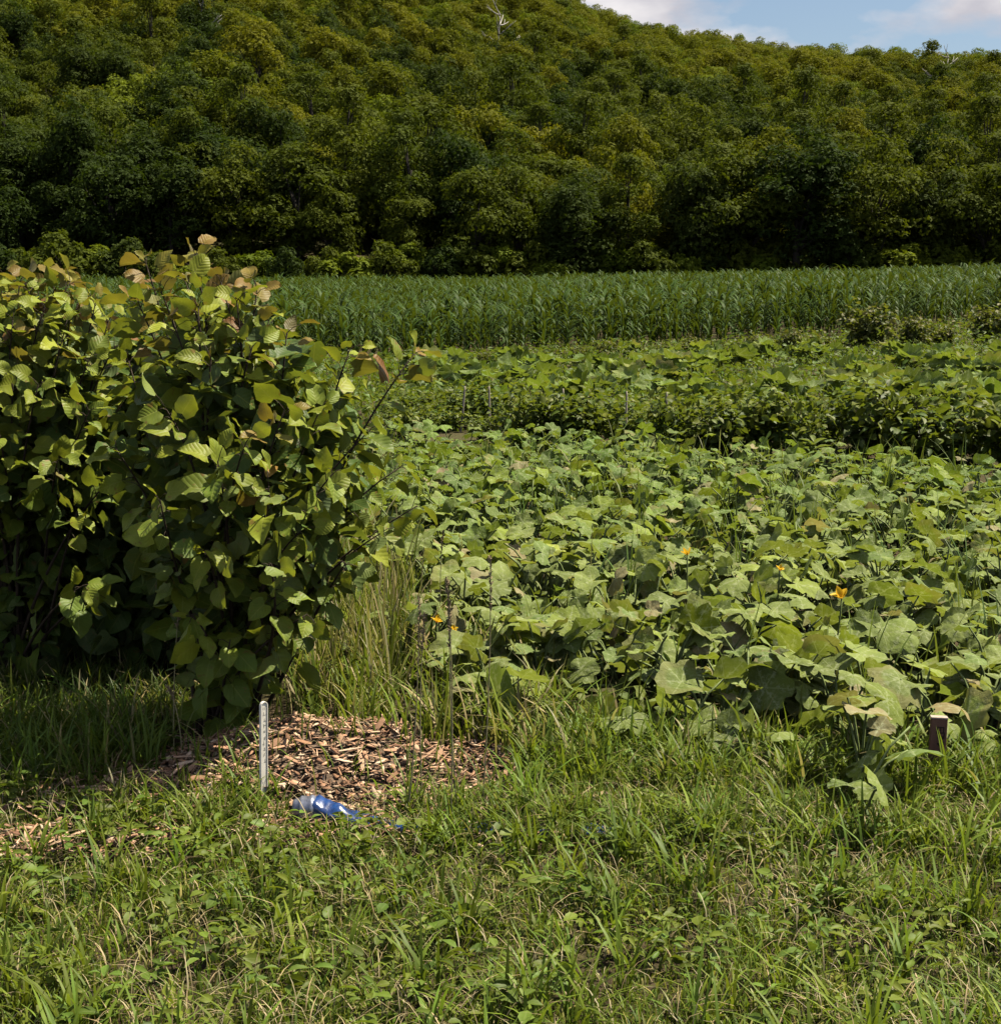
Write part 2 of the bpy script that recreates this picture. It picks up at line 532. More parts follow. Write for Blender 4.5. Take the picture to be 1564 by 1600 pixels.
# grass blades, each with its own bend
def blades(base, h, w, az, bend, col, levels=4):
    n = len(base)
    t = np.linspace(0, 1, levels + 1)
    d = np.stack([np.cos(az), np.sin(az), np.zeros(n)], 1)
    sd = np.stack([-np.sin(az), np.cos(az), np.zeros(n)], 1)
    Vs = []; Us = []
    for k, tt in enumerate(t):
        c = base + d * (h * bend * tt ** 1.8)[:, None]
        c[:, 2] += h * (tt - 0.42 * bend * tt ** 2.6)
        ww = w * (0.55 + 0.9 * tt - 1.45 * tt ** 2.2) if k < levels else w * 0
        if k < levels:
            Vs += [c - sd * ww[:, None] * 0.5, c + sd * ww[:, None] * 0.5]; Us += [(-1, tt), (1, tt)]
        else:
            Vs.append(c); Us.append((0, 1))
    V = np.stack(Vs, 1)
    nv = V.shape[1]
    F = []
    for k in range(levels - 1):
        a = 2 * k
        F += [(a, a + 1, a + 3), (a, a + 3, a + 2)]
    a = 2 * (levels - 1)
    F.append((a, a + 1, a + 2))
    F = np.array(F)
    FF = F[None] + (np.arange(n) * nv)[:, None, None]
    U = np.broadcast_to(np.array(Us)[None], (n, nv, 2))
    # dry bases: a blade is paler towards its sheath
    C = np.broadcast_to(col[:, None, :], (n, nv, 3))
    return V.reshape(-1, 3), FF.reshape(-1, 3), U.reshape(-1, 2), C.reshape(-1, 3)

# ================================================================== SETTING
def build_ground():
    xs = np.concatenate([np.linspace(-900, -70, 30)[:-1], np.linspace(-70, 110, 150), np.linspace(110, 900, 30)[1:]])
    ys = np.concatenate([np.linspace(-60, 2, 10)[:-1], np.linspace(2, 60, 90)[:-1], np.linspace(60, 125, 34)])
    X, Y = np.meshgrid(xs, ys)
    Z = gz(X, Y) + (vnoise(X, Y, 0.9) - 0.5) * 0.03 * (Y < 60)
    V = np.stack([X, Y, Z], -1).reshape(-1, 3)
    nx, ny = len(xs), len(ys)
    I = np.arange(nx * ny).reshape(ny, nx)
    F = np.stack([I[:-1, :-1], I[:-1, 1:], I[1:, 1:], I[1:, :-1]], -1).reshape(-1, 4)
    m, t, N_, L_ = new_mat('field_soil')
    out = N_('ShaderNodeOutputMaterial'); p = N_('ShaderNodeBsdfPrincipled'); geo = N_('ShaderNodeNewGeometry')
    n1 = noise(t, 1.3, 6, 0.6, geo.outputs['Position']); n2 = noise(t, 35, 6, 0.7, geo.outputs['Position'])
    c = mixc(t, mrange(t, n2, 0.3, 0.7), (0.03, 0.021, 0.013), (0.10, 0.072, 0.042))
    c = mixc(t, mrange(t, n1, 0.4, 0.65, 0, 0.6), c, mixc(t, mrange(t, n2, 0.35, 0.65), (0.04, 0.055, 0.015), (0.10, 0.11, 0.035)))
    L_(c, p.inputs['Base Color']); p.inputs['Roughness'].default_value = 0.95; p.inputs['Specular IOR Level'].default_value = 0.1
    b = N_('ShaderNodeBump'); b.inputs['Strength'].default_value = 0.9; b.inputs['Distance'].default_value = 0.03
    L_(n2, b.inputs['Height']); L_(b.outputs[0], p.inputs['Normal']); L_(p.outputs[0], out.inputs['Surface'])
    obj('ground', mesh('ground', V, F), mat=m, kind='structure')
    # the wooded hill rises from the far edge of the field
    xs = np.linspace(-900, 900, 181); ys = np.concatenate([np.linspace(122, 420, 80), np.linspace(450, 1500, 16)])
    X, Y = np.meshgrid(xs, ys)
    Z = np.where(Y <= 430, gz(X, np.minimum(Y, 430)), gz(X, 430) - (Y - 430) * 0.02) - 0.25 * (Y < 124)
    V = np.stack([X, Y, Z], -1).reshape(-1, 3)
    nx, ny = len(xs), len(ys)
    I = np.arange(nx * ny).reshape(ny, nx)
    F = np.stack([I[:-1, :-1], I[:-1, 1:], I[1:, 1:], I[1:, :-1]], -1).reshape(-1, 4)
    hm = solid_mat('forest_floor', (0.03, 0.028, 0.014), (0.06, 0.06, 0.02), 0.5, 0.95, 0.1, 0.6, 0.3)
    obj('hill', mesh('hill', V, F), mat=hm, kind='structure')

build_ground()

# ------------------------------------------------------------------ forest
TREE_MATS = [
    tree_leaf_mat('foliage_dark', (0.026, 0.044, 0.008), (0.046, 0.064, 0.011)),
    tree_leaf_mat('foliage_mid', (0.054, 0.074, 0.008), (0.080, 0.096, 0.010)),
    tree_leaf_mat('foliage_olive', (0.098, 0.112, 0.008), (0.138, 0.138, 0.010)),
    tree_leaf_mat('foliage_fresh', (0.085, 0.120, 0.010), (0.125, 0.155, 0.013)),
]

def crown_mesh(seed, H, rad, base, nl, per, leaf, mat, squash_=1.0):
    """leaf clumps on lobes spread through a crown volume; returns mesh and lobe centres"""
    g = np.random.default_rng(seed)
    cs = []
    while len(cs) < nl:
        p = g.uniform(-1, 1, 3)
        q = np.linalg.norm(p)
        if q > 1 or q < 0.25: continue
        zt = (p[2] + 1) / 2
        wmax = (math.sin(math.pi * min(0.98, 0.10 + 0.80 * zt))) ** 0.55
        cs.append((p[0] * rad * wmax * 0.85, p[1] * rad * wmax * 0.85, base + (H - base) * (0.06 + 0.86 * zt)))
    cs = np.array(cs)
    ps, ns = [], []
    for c in cs:
        lr = rad * g.uniform(0.20, 0.42)
        k = int(per * g.uniform(0.7, 1.2) * (lr / rad / 0.36) ** 2)
        d = g.normal(size=(k, 3)); d /= np.linalg.norm(d, axis=1, keepdims=True)
        d[:, 2] = np.where(d[:, 2] < -0.35, -d[:, 2], d[:, 2])
        rr = lr * (1.08 - 0.35 * g.random((k, 1)) ** 2.2) * (1 + 0.16 * np.sin(5 * d[:, :1] + 4 * d[:, 2:] + c[0]))
        q = c + d * rr * np.array([1.0, 1.0, 0.95 * squash_])
        ps.append(q); ns.append(d * 1.1 + np.array([0, 0, 0.35]) + 0.55 * g.normal(size=(k, 3)))
    ps = np.concatenate(ps); ns = np.concatenate(ns)
    n = len(ps)
    dr = g.normal(size=(n, 3)); dr[:, 2] -= 0.5
    R = frame(dr - ns * (np.sum(dr * ns, 1) / np.sum(ns * ns, 1))[:, None], ns)
    # a spray of two rhombic leaves
    V = np.array([(0, -0.55, 0), (0.34, 0.0, 0.10), (0, 0.60, -0.06), (-0.34, 0.0, 0.10), (0.15, 0.2, -0.05), (0.72, 0.34, 0.02), (0.40, 0.78, -0.12)])
    F = np.array([(0, 1, 2), (0, 2, 3), (4, 5, 6)])
    s = leaf * g.uniform(0.6, 1.35, n)
    VV, FF, UU, CC = scatter((V, F, V[:, :2]), R, ps, s, np.ones((n, 3)))
    return mesh('crown', VV, FF, mats=(mat,), smooth=False), cs

def trunk_mesh(seed, H, base, cs, r0, mat):
    g = random.Random(seed)
    top = np.array([g.uniform(-.4, .4), g.uniform(-.4, .4), H * 0.62])
    pts = bez(np.array([0, 0, -0.6]), np.array([g.uniform(-.3, .3), g.uniform(-.3, .3), H * 0.4]), top, 7)
    parts = [tube(pts, np.linspace(r0 * 1.25, r0 * 0.25, 7), 6)]
    for c in cs[:: max(1, len(cs) // 9)]:
        z0 = max(base * 0.8, c[2] * g.uniform(0.45, 0.7)); k = min(5, int(z0 / (H * 0.62) * 6))
        p0 = pts[k]
        parts.append(tube(bez(p0, (p0 + c) / 2 + np.array([0, 0, 0.12 * H * 0.3]), c, 5), np.linspace(r0 * 0.42, r0 * 0.08, 5), 5))
    V, F = join_vf(parts)
    return mesh('trunk', V, F, mats=(mat,))

def tree_proto(seed, H, rad, base, nl, per, leaf, mi, bark='bark_grey'):
    cm, cs = crown_mesh(seed, H, rad, base, nl, per, leaf, TREE_MATS[mi])
    tm = trunk_mesh(seed, H, base, cs, 0.02 * H, MAT[bark])
    return cm, tm

PROTO = []   # (crown, trunk, species index)
for i, (H, rad, base, nl, per, leaf, mi) in enumerate([
        (10.4, 3.3, 0.5, 34, 230, 0.24, 0), (9.2, 3.6, 0.4, 34, 230, 0.24, 1), (11.0, 3.0, 0.6, 34, 230, 0.23, 2),
        (8.8, 3.3, 0.4, 32, 230, 0.22, 2), (8.2, 3.1, 0.4, 30, 230, 0.22, 3), (9.6, 3.4, 0.4, 34, 230, 0.24, 0),
        (11.4, 3.5, 0.6, 38, 230, 0.24, 1), (7.6, 2.9, 0.3, 28, 230, 0.22, 1), (8.6, 3.4, 0.4, 32, 230, 0.22, 3)]):
    PROTO.append(tree_proto(100 + i, H, rad, base, nl, per, leaf, mi) + (mi,))
SHRUB = []
for i, (H, rad, mi) in enumerate([(3.4, 2.1, 1), (2.7, 1.8, 3), (4.0, 2.0, 0)]):
    SHRUB.append(tree_proto(150 + i, H, rad, 0.3, 16, 110, 0.28, mi) + (mi,))

SPECIES = ['dark green', 'mid green', 'olive yellow-green', 'fresh green']

def add_tree(name, k, x, y, s, rz, label, cat, group, protos=PROTO, sz=1.0):
    cm, tm, mi = protos[k]
    e = empty(name, (x, y, float(gz(x, y)) - 0.1), label, cat, group, rz, s)
    e.scale = (s * rng.uniform(0.9, 1.15), s * rng.uniform(0.9, 1.15), s * sz * rng.uniform(0.85, 1.14))
    obj('trunk', tm, e); obj('crown', cm, e)
    return e

def stake_out_forest():
    pts = []
    # hexagonal-ish jittered planting
    y = 119.0; row = 0
    while y < 372:
        sp = 4.5 + (y - 119) * 0.004
        hw = y * 0.40 + 14
        x = -hw + (row % 2) * sp / 2
        while x < hw:
            pts.append((x + rng.uniform(-1.4, 1.4), y + rng.uniform(-1.3, 1.3)))
            x += sp
        y += sp * 0.86; row += 1
    return pts

FOREST = stake_out_forest()
EDGE_N = 0
edge_pts = [p for p in FOREST if p[1] < edge_y(p[0]) + 4.6 and abs(p[0]) < p[1] * 0.36]
rest = [p for p in FOREST if not (p[1] < edge_y(p[0]) + 4.6 and abs(p[0]) < p[1] * 0.36)]
edge_pts.sort()
TREE_LOG = []
for i, (x, y) in enumerate(edge_pts):
    k = [0, 5, 7, 1, 0, 6, 5, 1, 7, 0, 6, 1, 5, 1, 7, 4][i % 16]  # mostly dark foliage, imitating the shaded front of the wood
    s = 0.85 + 0.60 * rng.random()
    e = add_tree('edge_tree', k, x, y, s, rng.uniform(0, 6.28), f'{SPECIES[PROTO[k][2]]} tree at the edge of the wood behind the corn, {ORD[i]} from the left', 'tree', 'trees along the foot of the wooded hill')
    TREE_LOG.append(e)

def px_of(v):
    d = np.array(v, float) - np.array([0, 0, CAM_H])
    c, s = math.cos(PITCH), math.sin(PITCH)
    dep = d[1] * c - d[2] * s
    return W0 / 2 + F0 * d[0] / dep, H0 / 2 - F0 * (d[1] * s + d[2] * c) / dep

# how large each hillside tree shows: nearer first; the far ones become one mass
rest.sort(key=lambda p: p[1])
vis = [p for p in rest if abs(p[0]) < p[1] * 0.345]
off = [p for p in rest if not abs(p[0]) < p[1] * 0.345]
def pick(x, y):
    k = pick_kind(x, y)
    return {0: 7, 6: 7, 2: 3, 5: 1}.get(k, k) if y > 280 else k   # lower trees along the windy crest
def pick_kind(x, y):
    q = vnoise(x, y, 26) + 0.25 * rng.uniform(-1, 1) + 0.75 * (y - 150) / 190 + 0.0006 * x  # paler foliage favoured uphill, imitating sunlight on the upper slope
    if q < 0.42: return [0, 5, 1, 6][rng.integers(4)]
    if q < 0.70: return [1, 6, 7, 0, 5, 2 if y > 175 else 1][rng.integers(6)]
    return [2, 3, 8, 4, 3, 2, 7][rng.integers(7)]
COLUMNS = [(-9999, 'near the left edge'), (200, 'over the hazels'), (420, 'left of the centre'), (640, 'in the centre'), (860, 'where the skyline drops'), (1100, 'under the white clouds'), (1330, 'near the right edge')]
BANDS = [(0, 'just above the hill foot'), (136, 'low on the hillside'), (152, 'halfway up the hillside'), (170, 'high on the hillside')]
singles, mass = vis[:250], vis[250:]
for (x, y) in singles:
    k = pick(x, y)
    band = [b for lo, b in BANDS if y >= lo][-1]
    px = W0 / 2 + F0 * x / y
    where = [w for lo, w in COLUMNS if px >= lo][-1]
    lab = f'{SPECIES[PROTO[k][2]]} tree {band}, {where}'
    add_tree('hillside_tree', k, x, y, 0.76 + 0.46 * rng.random() ** 1.3, rng.uniform(0, 6.28), lab, 'tree', f'{SPECIES[PROTO[k][2]]} trees {band}')

_same = {}
for o in list(COL.objects):
    if o.name.startswith('hillside_tree'): _same.setdefault(o['label'], []).append(o)
for lab, os_ in _same.items():
    if len(os_) > 1:
        os_.sort(key=lambda o: o.location.x / o.location.y)
        for i, o in enumerate(os_): o['label'] = f'{lab}, {ORD[i]} from left'

def gn_scatter(name, pts, rots, scl, idx, coll, label, cat=None):
    me = bpy.data.meshes.new(name)
    me.vertices.add(len(pts)); me.vertices.foreach_set('co', np.ascontiguousarray(pts, np.float32).ravel())
    for nm, typ, key, arr in (('rot', 'FLOAT_VECTOR', 'vector', rots), ('scl', 'FLOAT', 'value', scl), ('idx', 'INT', 'value', idx)):
        a = me.attributes.new(nm, typ, 'POINT')
        a.data.foreach_set(key, np.ascontiguousarray(arr, np.int32 if typ == 'INT' else np.float32).ravel())
    o = obj(name, me, kind='stuff', label=label, cat=cat)
    ng = bpy.data.node_groups.new(name, 'GeometryNodeTree')
    ng.interface.new_socket('Geometry', in_out='INPUT', socket_type='NodeSocketGeometry')
    ng.interface.new_socket('Geometry', in_out='OUTPUT', socket_type='NodeSocketGeometry')
    gi = ng.nodes.new('NodeGroupInput'); go = ng.nodes.new('NodeGroupOutput')
    ci = ng.nodes.new('GeometryNodeCollectionInfo'); ci.inputs['Collection'].default_value = coll
    ci.inputs['Separate Children'].default_value = True; ci.inputs['Reset Children'].default_value = True
    ip = ng.nodes.new('GeometryNodeInstanceOnPoints'); ip.inputs['Pick Instance'].default_value = True
    def na(nm, dt):
        n = ng.nodes.new('GeometryNodeInputNamedAttribute'); n.data_type = dt; n.inputs['Name'].default_value = nm
        return [s for s in n.outputs if s.enabled and s.name == 'Attribute'][0]
    ln = ng.links.new
    ln(gi.outputs[0], ip.inputs['Points']); ln(ci.outputs[0], ip.inputs['Instance'])
    ln(na('idx', 'INT'), ip.inputs['Instance Index'])
    e2r = ng.nodes.new('FunctionNodeEulerToRotation'); ln(na('rot', 'FLOAT_VECTOR'), e2r.inputs[0]); ln(e2r.outputs[0], ip.inputs['Rotation'])
    ln(na('scl', 'FLOAT'), ip.inputs['Scale']); ln(ip.outputs[0], go.inputs[0])
    md = o.modifiers.new('scatter', 'NODES'); md.node_group = ng
    return o

def proto_coll(name, meshes):
    c = bpy.data.collections.new(name)
    for i, me in enumerate(meshes):
        o = bpy.data.objects.new(f'{name}_{i:02d}', me); c.objects.link(o)
    return c

tree_whole = []
for cm, tm, mi in PROTO:
    # crown and trunk in one mesh for the far mass
    v1 = np.array([v.co[:] for v in cm.vertices]); f1 = np.array([p.vertices[:] for p in cm.polygons])
    v2 = np.array([v.co[:] for v in tm.vertices]); f2 = np.array([p.vertices[:] for p in tm.polygons])
    V, F = join_vf([(v1, f1), (v2, f2)])
    tree_whole.append(mesh('far_tree', V, F, smooth=False, mats=(cm.materials[0], tm.materials[0]), mi=np.r_[np.zeros(len(f1)), np.ones(len(f2))]))
tc = proto_coll('far_tree', tree_whole)
far = mass + off
fp = np.array([(x, y, float(gz(x, y)) - 0.3) for x, y in far])
gn_scatter('distant_woodland', fp, np.c_[np.zeros((len(far), 2)), rng.uniform(0, 6.28, len(far))], 0.75 + 0.38 * rng.random(len(far)),
           [pick(x, y) for x, y in far], tc, 'dense broadleaf woodland covering the upper hillside to the skyline')

# pale bare trees standing among the canopy
def bare_tree(px, Y, H, seed, label):
    r = random.Random(seed)
    x = (px - W0 / 2) / F0 * Y
    e = empty('dead_tree', (x, Y, float(gz(x, Y)) - 0.3), label, 'dead tree', 'bare trees on the hill')
    c = bez(np.array([0, 0, 0.0]), np.array([r.uniform(-.5, .5), 0, H * .5]), np.array([r.uniform(-1, 1), r.uniform(-1, 1), H]), 9)
    obj('trunk', mesh('trunk', *tube(c, np.linspace(0.22, 0.05, 9), 6), mats=(MAT['deadwood'],)), e)
    for i in range(11):
        p0 = c[4 + i % 5]; a = i * 2.4 + r.random()
        L_ = r.uniform(1.6, 3.6)
        p2 = p0 + np.array([math.cos(a) * L_, math.sin(a) * L_, L_ * r.uniform(0.35, 0.9)])
        limb = bez(p0, (p0 + p2) / 2 + np.array([0, 0, -0.25]), p2, 5)
        t1 = tube(limb, np.linspace(0.10, 0.03, 5), 5)
        p3 = limb[3] + np.array([math.cos(a + .9), math.sin(a + .9), 0.8]) * L_ * 0.4
        t2 = tube(bez(limb[2], (limb[2] + p3) / 2, p3, 4), np.linspace(0.05, 0.02, 4), 4)
        obj('branch', mesh('branch', *join_vf([t1, t2]), mats=(MAT['deadwood'],)), e)
bare_tree(1455, 255, 10.6, 1, 'pale bare tree with leafless branches, the one near the right edge')
bare_tree(772, 222, 10.3, 2, 'pale bare tree high on the slope in the centre')
bare_tree(333, 205, 12.0, 3, 'pale bare tree high on the slope over the hazels')

# shrubs along the foot of the wood
x = -46.0; i = 0; n_edge = len(TREE_LOG)
while x < 48:
    y = float(edge_y(x)) - 0.2 + rng.uniform(-1.4, 2.2)
    if abs(x) < y * 0.35:
        k = [0, 1, 0, 1, 2][i % 5]
        TREE_LOG.append(add_tree('edge_shrub', k, x, y, rng.uniform(0.75, 1.25), rng.uniform(0, 6.28), f'{SPECIES[SHRUB[k][2]]} shrub under the wood edge behind the corn, {ORD[len(TREE_LOG) - n_edge]} from the left', 'shrub', 'shrubs at the foot of the wood', SHRUB))
    x += rng.uniform(1.5, 2.6); i += 1

# ------------------------------------------------------------------ corn
def corn_mesh(seed, H):
    r = random.Random(seed)
    parts = []
    Vt, Ft = tube(np.array([(0, 0, -0.05), (0.01, 0, H * 0.5), (0.0, 0.01, H)]), np.array([0.014, 0.011, 0.004]), 4)
    parts.append((Vt, Ft, np.zeros((len(Vt), 2)), np.tile((0.06, 0.10, 0.03), (len(Vt), 1))))
    plane = r.uniform(0, 3.14)
    n = 11
    base, h, w, az, bend, col = [], [], [], [], [], []
    for i in range(n):
        base.append((0, 0, H * (0.03 + 0.92 * i / n)))
        h.append(r.uniform(0.45, 0.75) * (1.0 if i < n - 2 else 0.75)); w.append(r.uniform(0.075, 0.115))
        az.append(plane + math.pi * (i % 2) + r.uniform(-0.5, 0.5)); bend.append(r.uniform(0.6, 1.35))
        g = r.uniform(0.75, 1.2); col.append((0.034 * g, 0.068 * g, 0.008 * g))
    parts.append(blades(np.array(base), np.array(h), np.array(w), np.array(az), np.array(bend), np.array(col), 5))
    V, F, U, C = merge(parts)
    return mesh('corn_plant', V, F, U, C, mats=(MAT['corn'],))

CORN = [corn_mesh(s, 1.08 + 0.09 * (s % 4)) for s in range(10)]
cornc = proto_coll('corn_row_plant', CORN)
def corn_front(x):
    return 32.5 + 0.72 * np.maximum(np.asarray(x) + 4, 0) + 0.15 * np.minimum(np.asarray(x) + 4, 0) * 0
cx, cy = [], []
X, Y = np.meshgrid(np.arange(-52, 62, 0.36), np.arange(32, 117, 0.68))
X = X + rng.uniform(-.14, .14, X.shape); Y = Y + rng.uniform(-.26, .26, Y.shape)
ok = (Y > corn_front(X)) & (np.abs(X) < Y * 0.40 + 3) & (Y < edge_y(X) - 3.0)
# the field is planted thinner to the eye far off: keep every plant near, half beyond
ok &= (Y < 62) | (rng.random(X.shape) < 0.62)
cx, cy = X[ok], Y[ok]
order = np.argsort(cy - corn_front(cx))
cx, cy = cx[order], cy[order]
vis_c = np.abs(cx) < cy * 0.33
front = np.zeros(len(cx), bool); front[np.where(vis_c)[0][:160]] = True
for x, y in zip(cx[front], cy[front]):
    o = obj('corn_plant', CORN[rng.integers(10)], None, (x, y, gz(x, y)), label='green corn plant in the foremost row, where the cornfield meets the vegetable plot', cat='corn plant', group='corn plants along the near edge of the field')
    s = rng.uniform(0.6, 1.0); o.scale = (s, s, s); o.rotation_euler = (rng.uniform(-.14, .14), rng.uniform(-.14, .14), rng.uniform(0, 6.28))
bx_, by_ = cx[~front], cy[~front]; n = len(bx_)
gn_scatter('cornfield', np.c_[bx_, by_, gz(bx_, by_)], np.c_[rng.uniform(-.12, .12, (n, 2)), rng.uniform(0, 6.28, n)], rng.uniform(0.72, 1.08, n) * (0.86 + 0.3 * vnoise(bx_, by_, 3.0)), rng.integers(0, 10, n), cornc, 'dark green corn standing between the vegetable plot and the wood')

# ------------------------------------------------------------------ vegetable plot: shrubby rows beyond the squash
def row_bush_proto(seed, H, rad, nleaf, leaf, base_col, tip_col, tmpl):
    g = np.random.default_rng(seed)
    stems, ps, ns, ds, tip = [], [], [], [], []
    k = 11
    for i in range(k):
        a = g.uniform(0, 6.28); rr = rad * math.sqrt(g.uniform(0.05, 1)); hh = H * g.uniform(0.62, 1.0) * (1 - 0.35 * (rr / rad) ** 2)
        p2 = np.array([rr * math.cos(a), rr * math.sin(a), hh]); p0 = np.array([0.05 * math.cos(a), 0.05 * math.sin(a), -0.03])
        c = bez(p0, np.array([p2[0] * 0.35, p2[1] * 0.35, hh * 0.65]), p2, 6)
        stems.append(tube(c, np.linspace(0.006, 0.002, 6), 4))
        m = nleaf // k
        t = g.uniform(0.25, 1.02, m)
        q = np.stack([np.interp(t, np.linspace(0, 1, 6), c[:, j]) for j in range(3)], 1)
        d = g.normal(size=(m, 3)); d[:, 2] *= 0.5; d /= np.linalg.norm(d, axis=1, keepdims=True)
        ps.append(q + d * 0.05 + g.normal(size=(m, 3)) * rad * 0.13)
        ds.append(d + np.array([0, 0, -0.15])); ns.append(np.array([0, 0, 1.0]) + 0.5 * g.normal(size=(m, 3)) + d * 0.3); tip.append(t)
    ps, ns, ds, tip = map(np.concatenate, (ps, ns, ds, tip))
    ps[:, 2] = np.maximum(ps[:, 2], 0.04)
    n = len(ps)
    R = frame(ds, ns)
    f = np.clip((tip - 0.6) * 2, 0, 1)[:, None] * g.random((n, 1))
    col = jitter_col(base_col, n, 0.3, 0.15) * (1 - f) + np.array(tip_col) * f
    V, F, U, C = scatter(tmpl, R, ps, leaf * g.uniform(0.6, 1.25, n), col)
    fm = mesh('foliage', V, F, U, C, mats=(MAT['weed'],))
    V, F = join_vf(stems)
    return fm, mesh('stem', V, F, mats=(MAT['bark'],))

GREEN = (0.070, 0.115, 0.020)
ROWB = [row_bush_proto(300 + i, 0.64 + 0.08 * (i % 3), 0.42 + 0.05 * (i % 2), 600, 0.085, (0.058, 0.094, 0.012), (0.19, 0.20, 0.025), OVATE[i % 3]) for i in range(4)]
ROWR = [row_bush_proto(320 + i, 0.95 + 0.1 * i, 0.62, 620, 0.10, (0.060, 0.080, 0.016), (0.16, 0.125, 0.03), HAZEL[i]) for i in range(3)]

def add_bush(name, pr, x, y, s, label, cat, group, sz=1.0):
    e = empty(name, (x, y, float(gz(x, y))), label, cat, group, rng.uniform(0, 6.28), s)
    e.scale = (s, s, s * sz)
    obj('foliage', pr[0], e); obj('stem', pr[1], e)
    return e

A, B = G(640, 690), G(1640, 752)
nb = 19
for i in range(nb):
    t = (i + rng.uniform(-.2, .2)) / (nb - 1)
    p = A + (B - A) * t
    p[1] += 0.55 + rng.uniform(-.2, .3)
    s = rng.uniform(0.55, 1.35) * (1.0 if t > 0.12 else 0.75)
    p[0] += rng.uniform(-.2, .2); p[1] += rng.uniform(-.3, .4)
    add_bush('pepper_bush', ROWB[i % 4], p[0], p[1], s, f'leafy green bush in the staked row behind the squash, {ORD[i]} from the left', 'bush', 'bushes of the staked row')
# a second, denser line right behind it
for i in range(20):
    t = (i + rng.uniform(-.3, .3)) / 19
    p = A + (B - A) * t
    p = p + np.array([rng.uniform(-.3, .3), 2.0 + rng.uniform(-.6, .6), 0])
    add_bush('bean_bush', ROWB[(i + 2) % 4], p[0], p[1], rng.uniform(0.6, 1.1), f'leafy green bush in the row behind the staked one, {ORD[i]} from the left', 'bush', 'bushes of the second row', 0.8)

# thin weathered stakes in the first row
stake_m = solid_mat('stake_wood', (0.22, 0.19, 0.14), (0.40, 0.36, 0.28), 30, 0.85, 0.2, 0.4, 0.003, (1, 1, 0.1))
for i, (px, py0, py1, tilt, lab) in enumerate([
        (720, 622, 668, 0.10, 'thin pale stake leaning, farthest from the trees of the corner, first of its row'),
        (765, 630, 668, -0.05, 'thin grey stake, second along the row of low bushes'),
        (880, 628, 674, 0.02, 'thin grey stake, third along the row of low bushes'),
        (977, 632, 680, 0.0, 'thickest pale stake, standing upright in the row of low bushes'),
        (1040, 636, 682, 0.03, 'thin grey stake just beyond the thickest pale stake'),
        (1232, 655, 698, 0.0, 'pale stake behind the tall weed that tops the squash leaves')]):
    b = G(px, py1 + 6); hh = 0.52
    V, F = tube([(0, 0, -0.12), (0.004, 0, 0.2), (0.0, 0.004, hh * 0.9), (0.001, 0.003, hh)], [0.014, 0.013, 0.012, 0.008], 5)
    o = obj('garden_stake', mesh('garden_stake', V, F, mats=(stake_m,)), None, (b[0], b[1] - 0.1, 0), label=lab, cat='stake', group='stakes in the row of low bushes')
    o.rotation_euler = (0.03 * (i % 2), tilt, i)

# ------------------------------------------------------------------ squash plants
SQ_MESH = [mesh('leaf', *T[:2], uv=T[2], mats=(MAT['squash_o'],)) for T in SQUASH]
ZUC = [squash_template(s + 70, cup=0.35) for s in range(4)]
ZUC_MESH = [mesh('leaf', T[0] * np.array([0.72, 1.15, 1]), T[1], uv=T[2], mats=(MAT['squash_o'],)) for T in ZUC]
PATCH = [G(px, py)[:2] for px, py in [(1900, 1290), (1564, 1270), (1300, 1250), (1060, 1220), (850, 1150), (700, 1060), (610, 990), (560, 900), (550, 780), (550, 702), (1000, 718), (1564, 775), (1900, 805)]]

blossom_m, _t, _N, _L = new_mat('squash_blossom')
_n = noise(_t, 60, 3)
_c = mixc(_t, mrange(_t, _n, 0.35, 0.65), (0.82, 0.42, 0.01), (0.90, 0.60, 0.04))
finish_leaf(_t, _c, _c, 0.55, 0.2, 0.35)
def blossom_mesh(seed):
    r = random.Random(seed); parts = []
    for i in range(5):
        T = simple_leaf(seed * 7 + i, 0.30, 5, -0.45 if i % 2 else 0.1, 0.3)
        a = i * 1.2566 + r.uniform(-.2, .2)
        d = np.array([[math.cos(a), math.sin(a), 0.75 + r.uniform(-.2, .2)]]); nn = np.array([[-math.cos(a), -math.sin(a), 1.0]])
        parts.append(scatter((T[0], T[1], T[2]), frame(d, nn), np.zeros((1, 3)), np.array([0.075 * r.uniform(.8, 1.15)]), np.ones((1, 3))))
    V, F, U, C = merge(parts)
    return mesh('blossom', V, F, U, C, mats=(blossom_m,))
BLOS = [blossom_mesh(s) for s in range(3)]
SQ_PLANTS = []

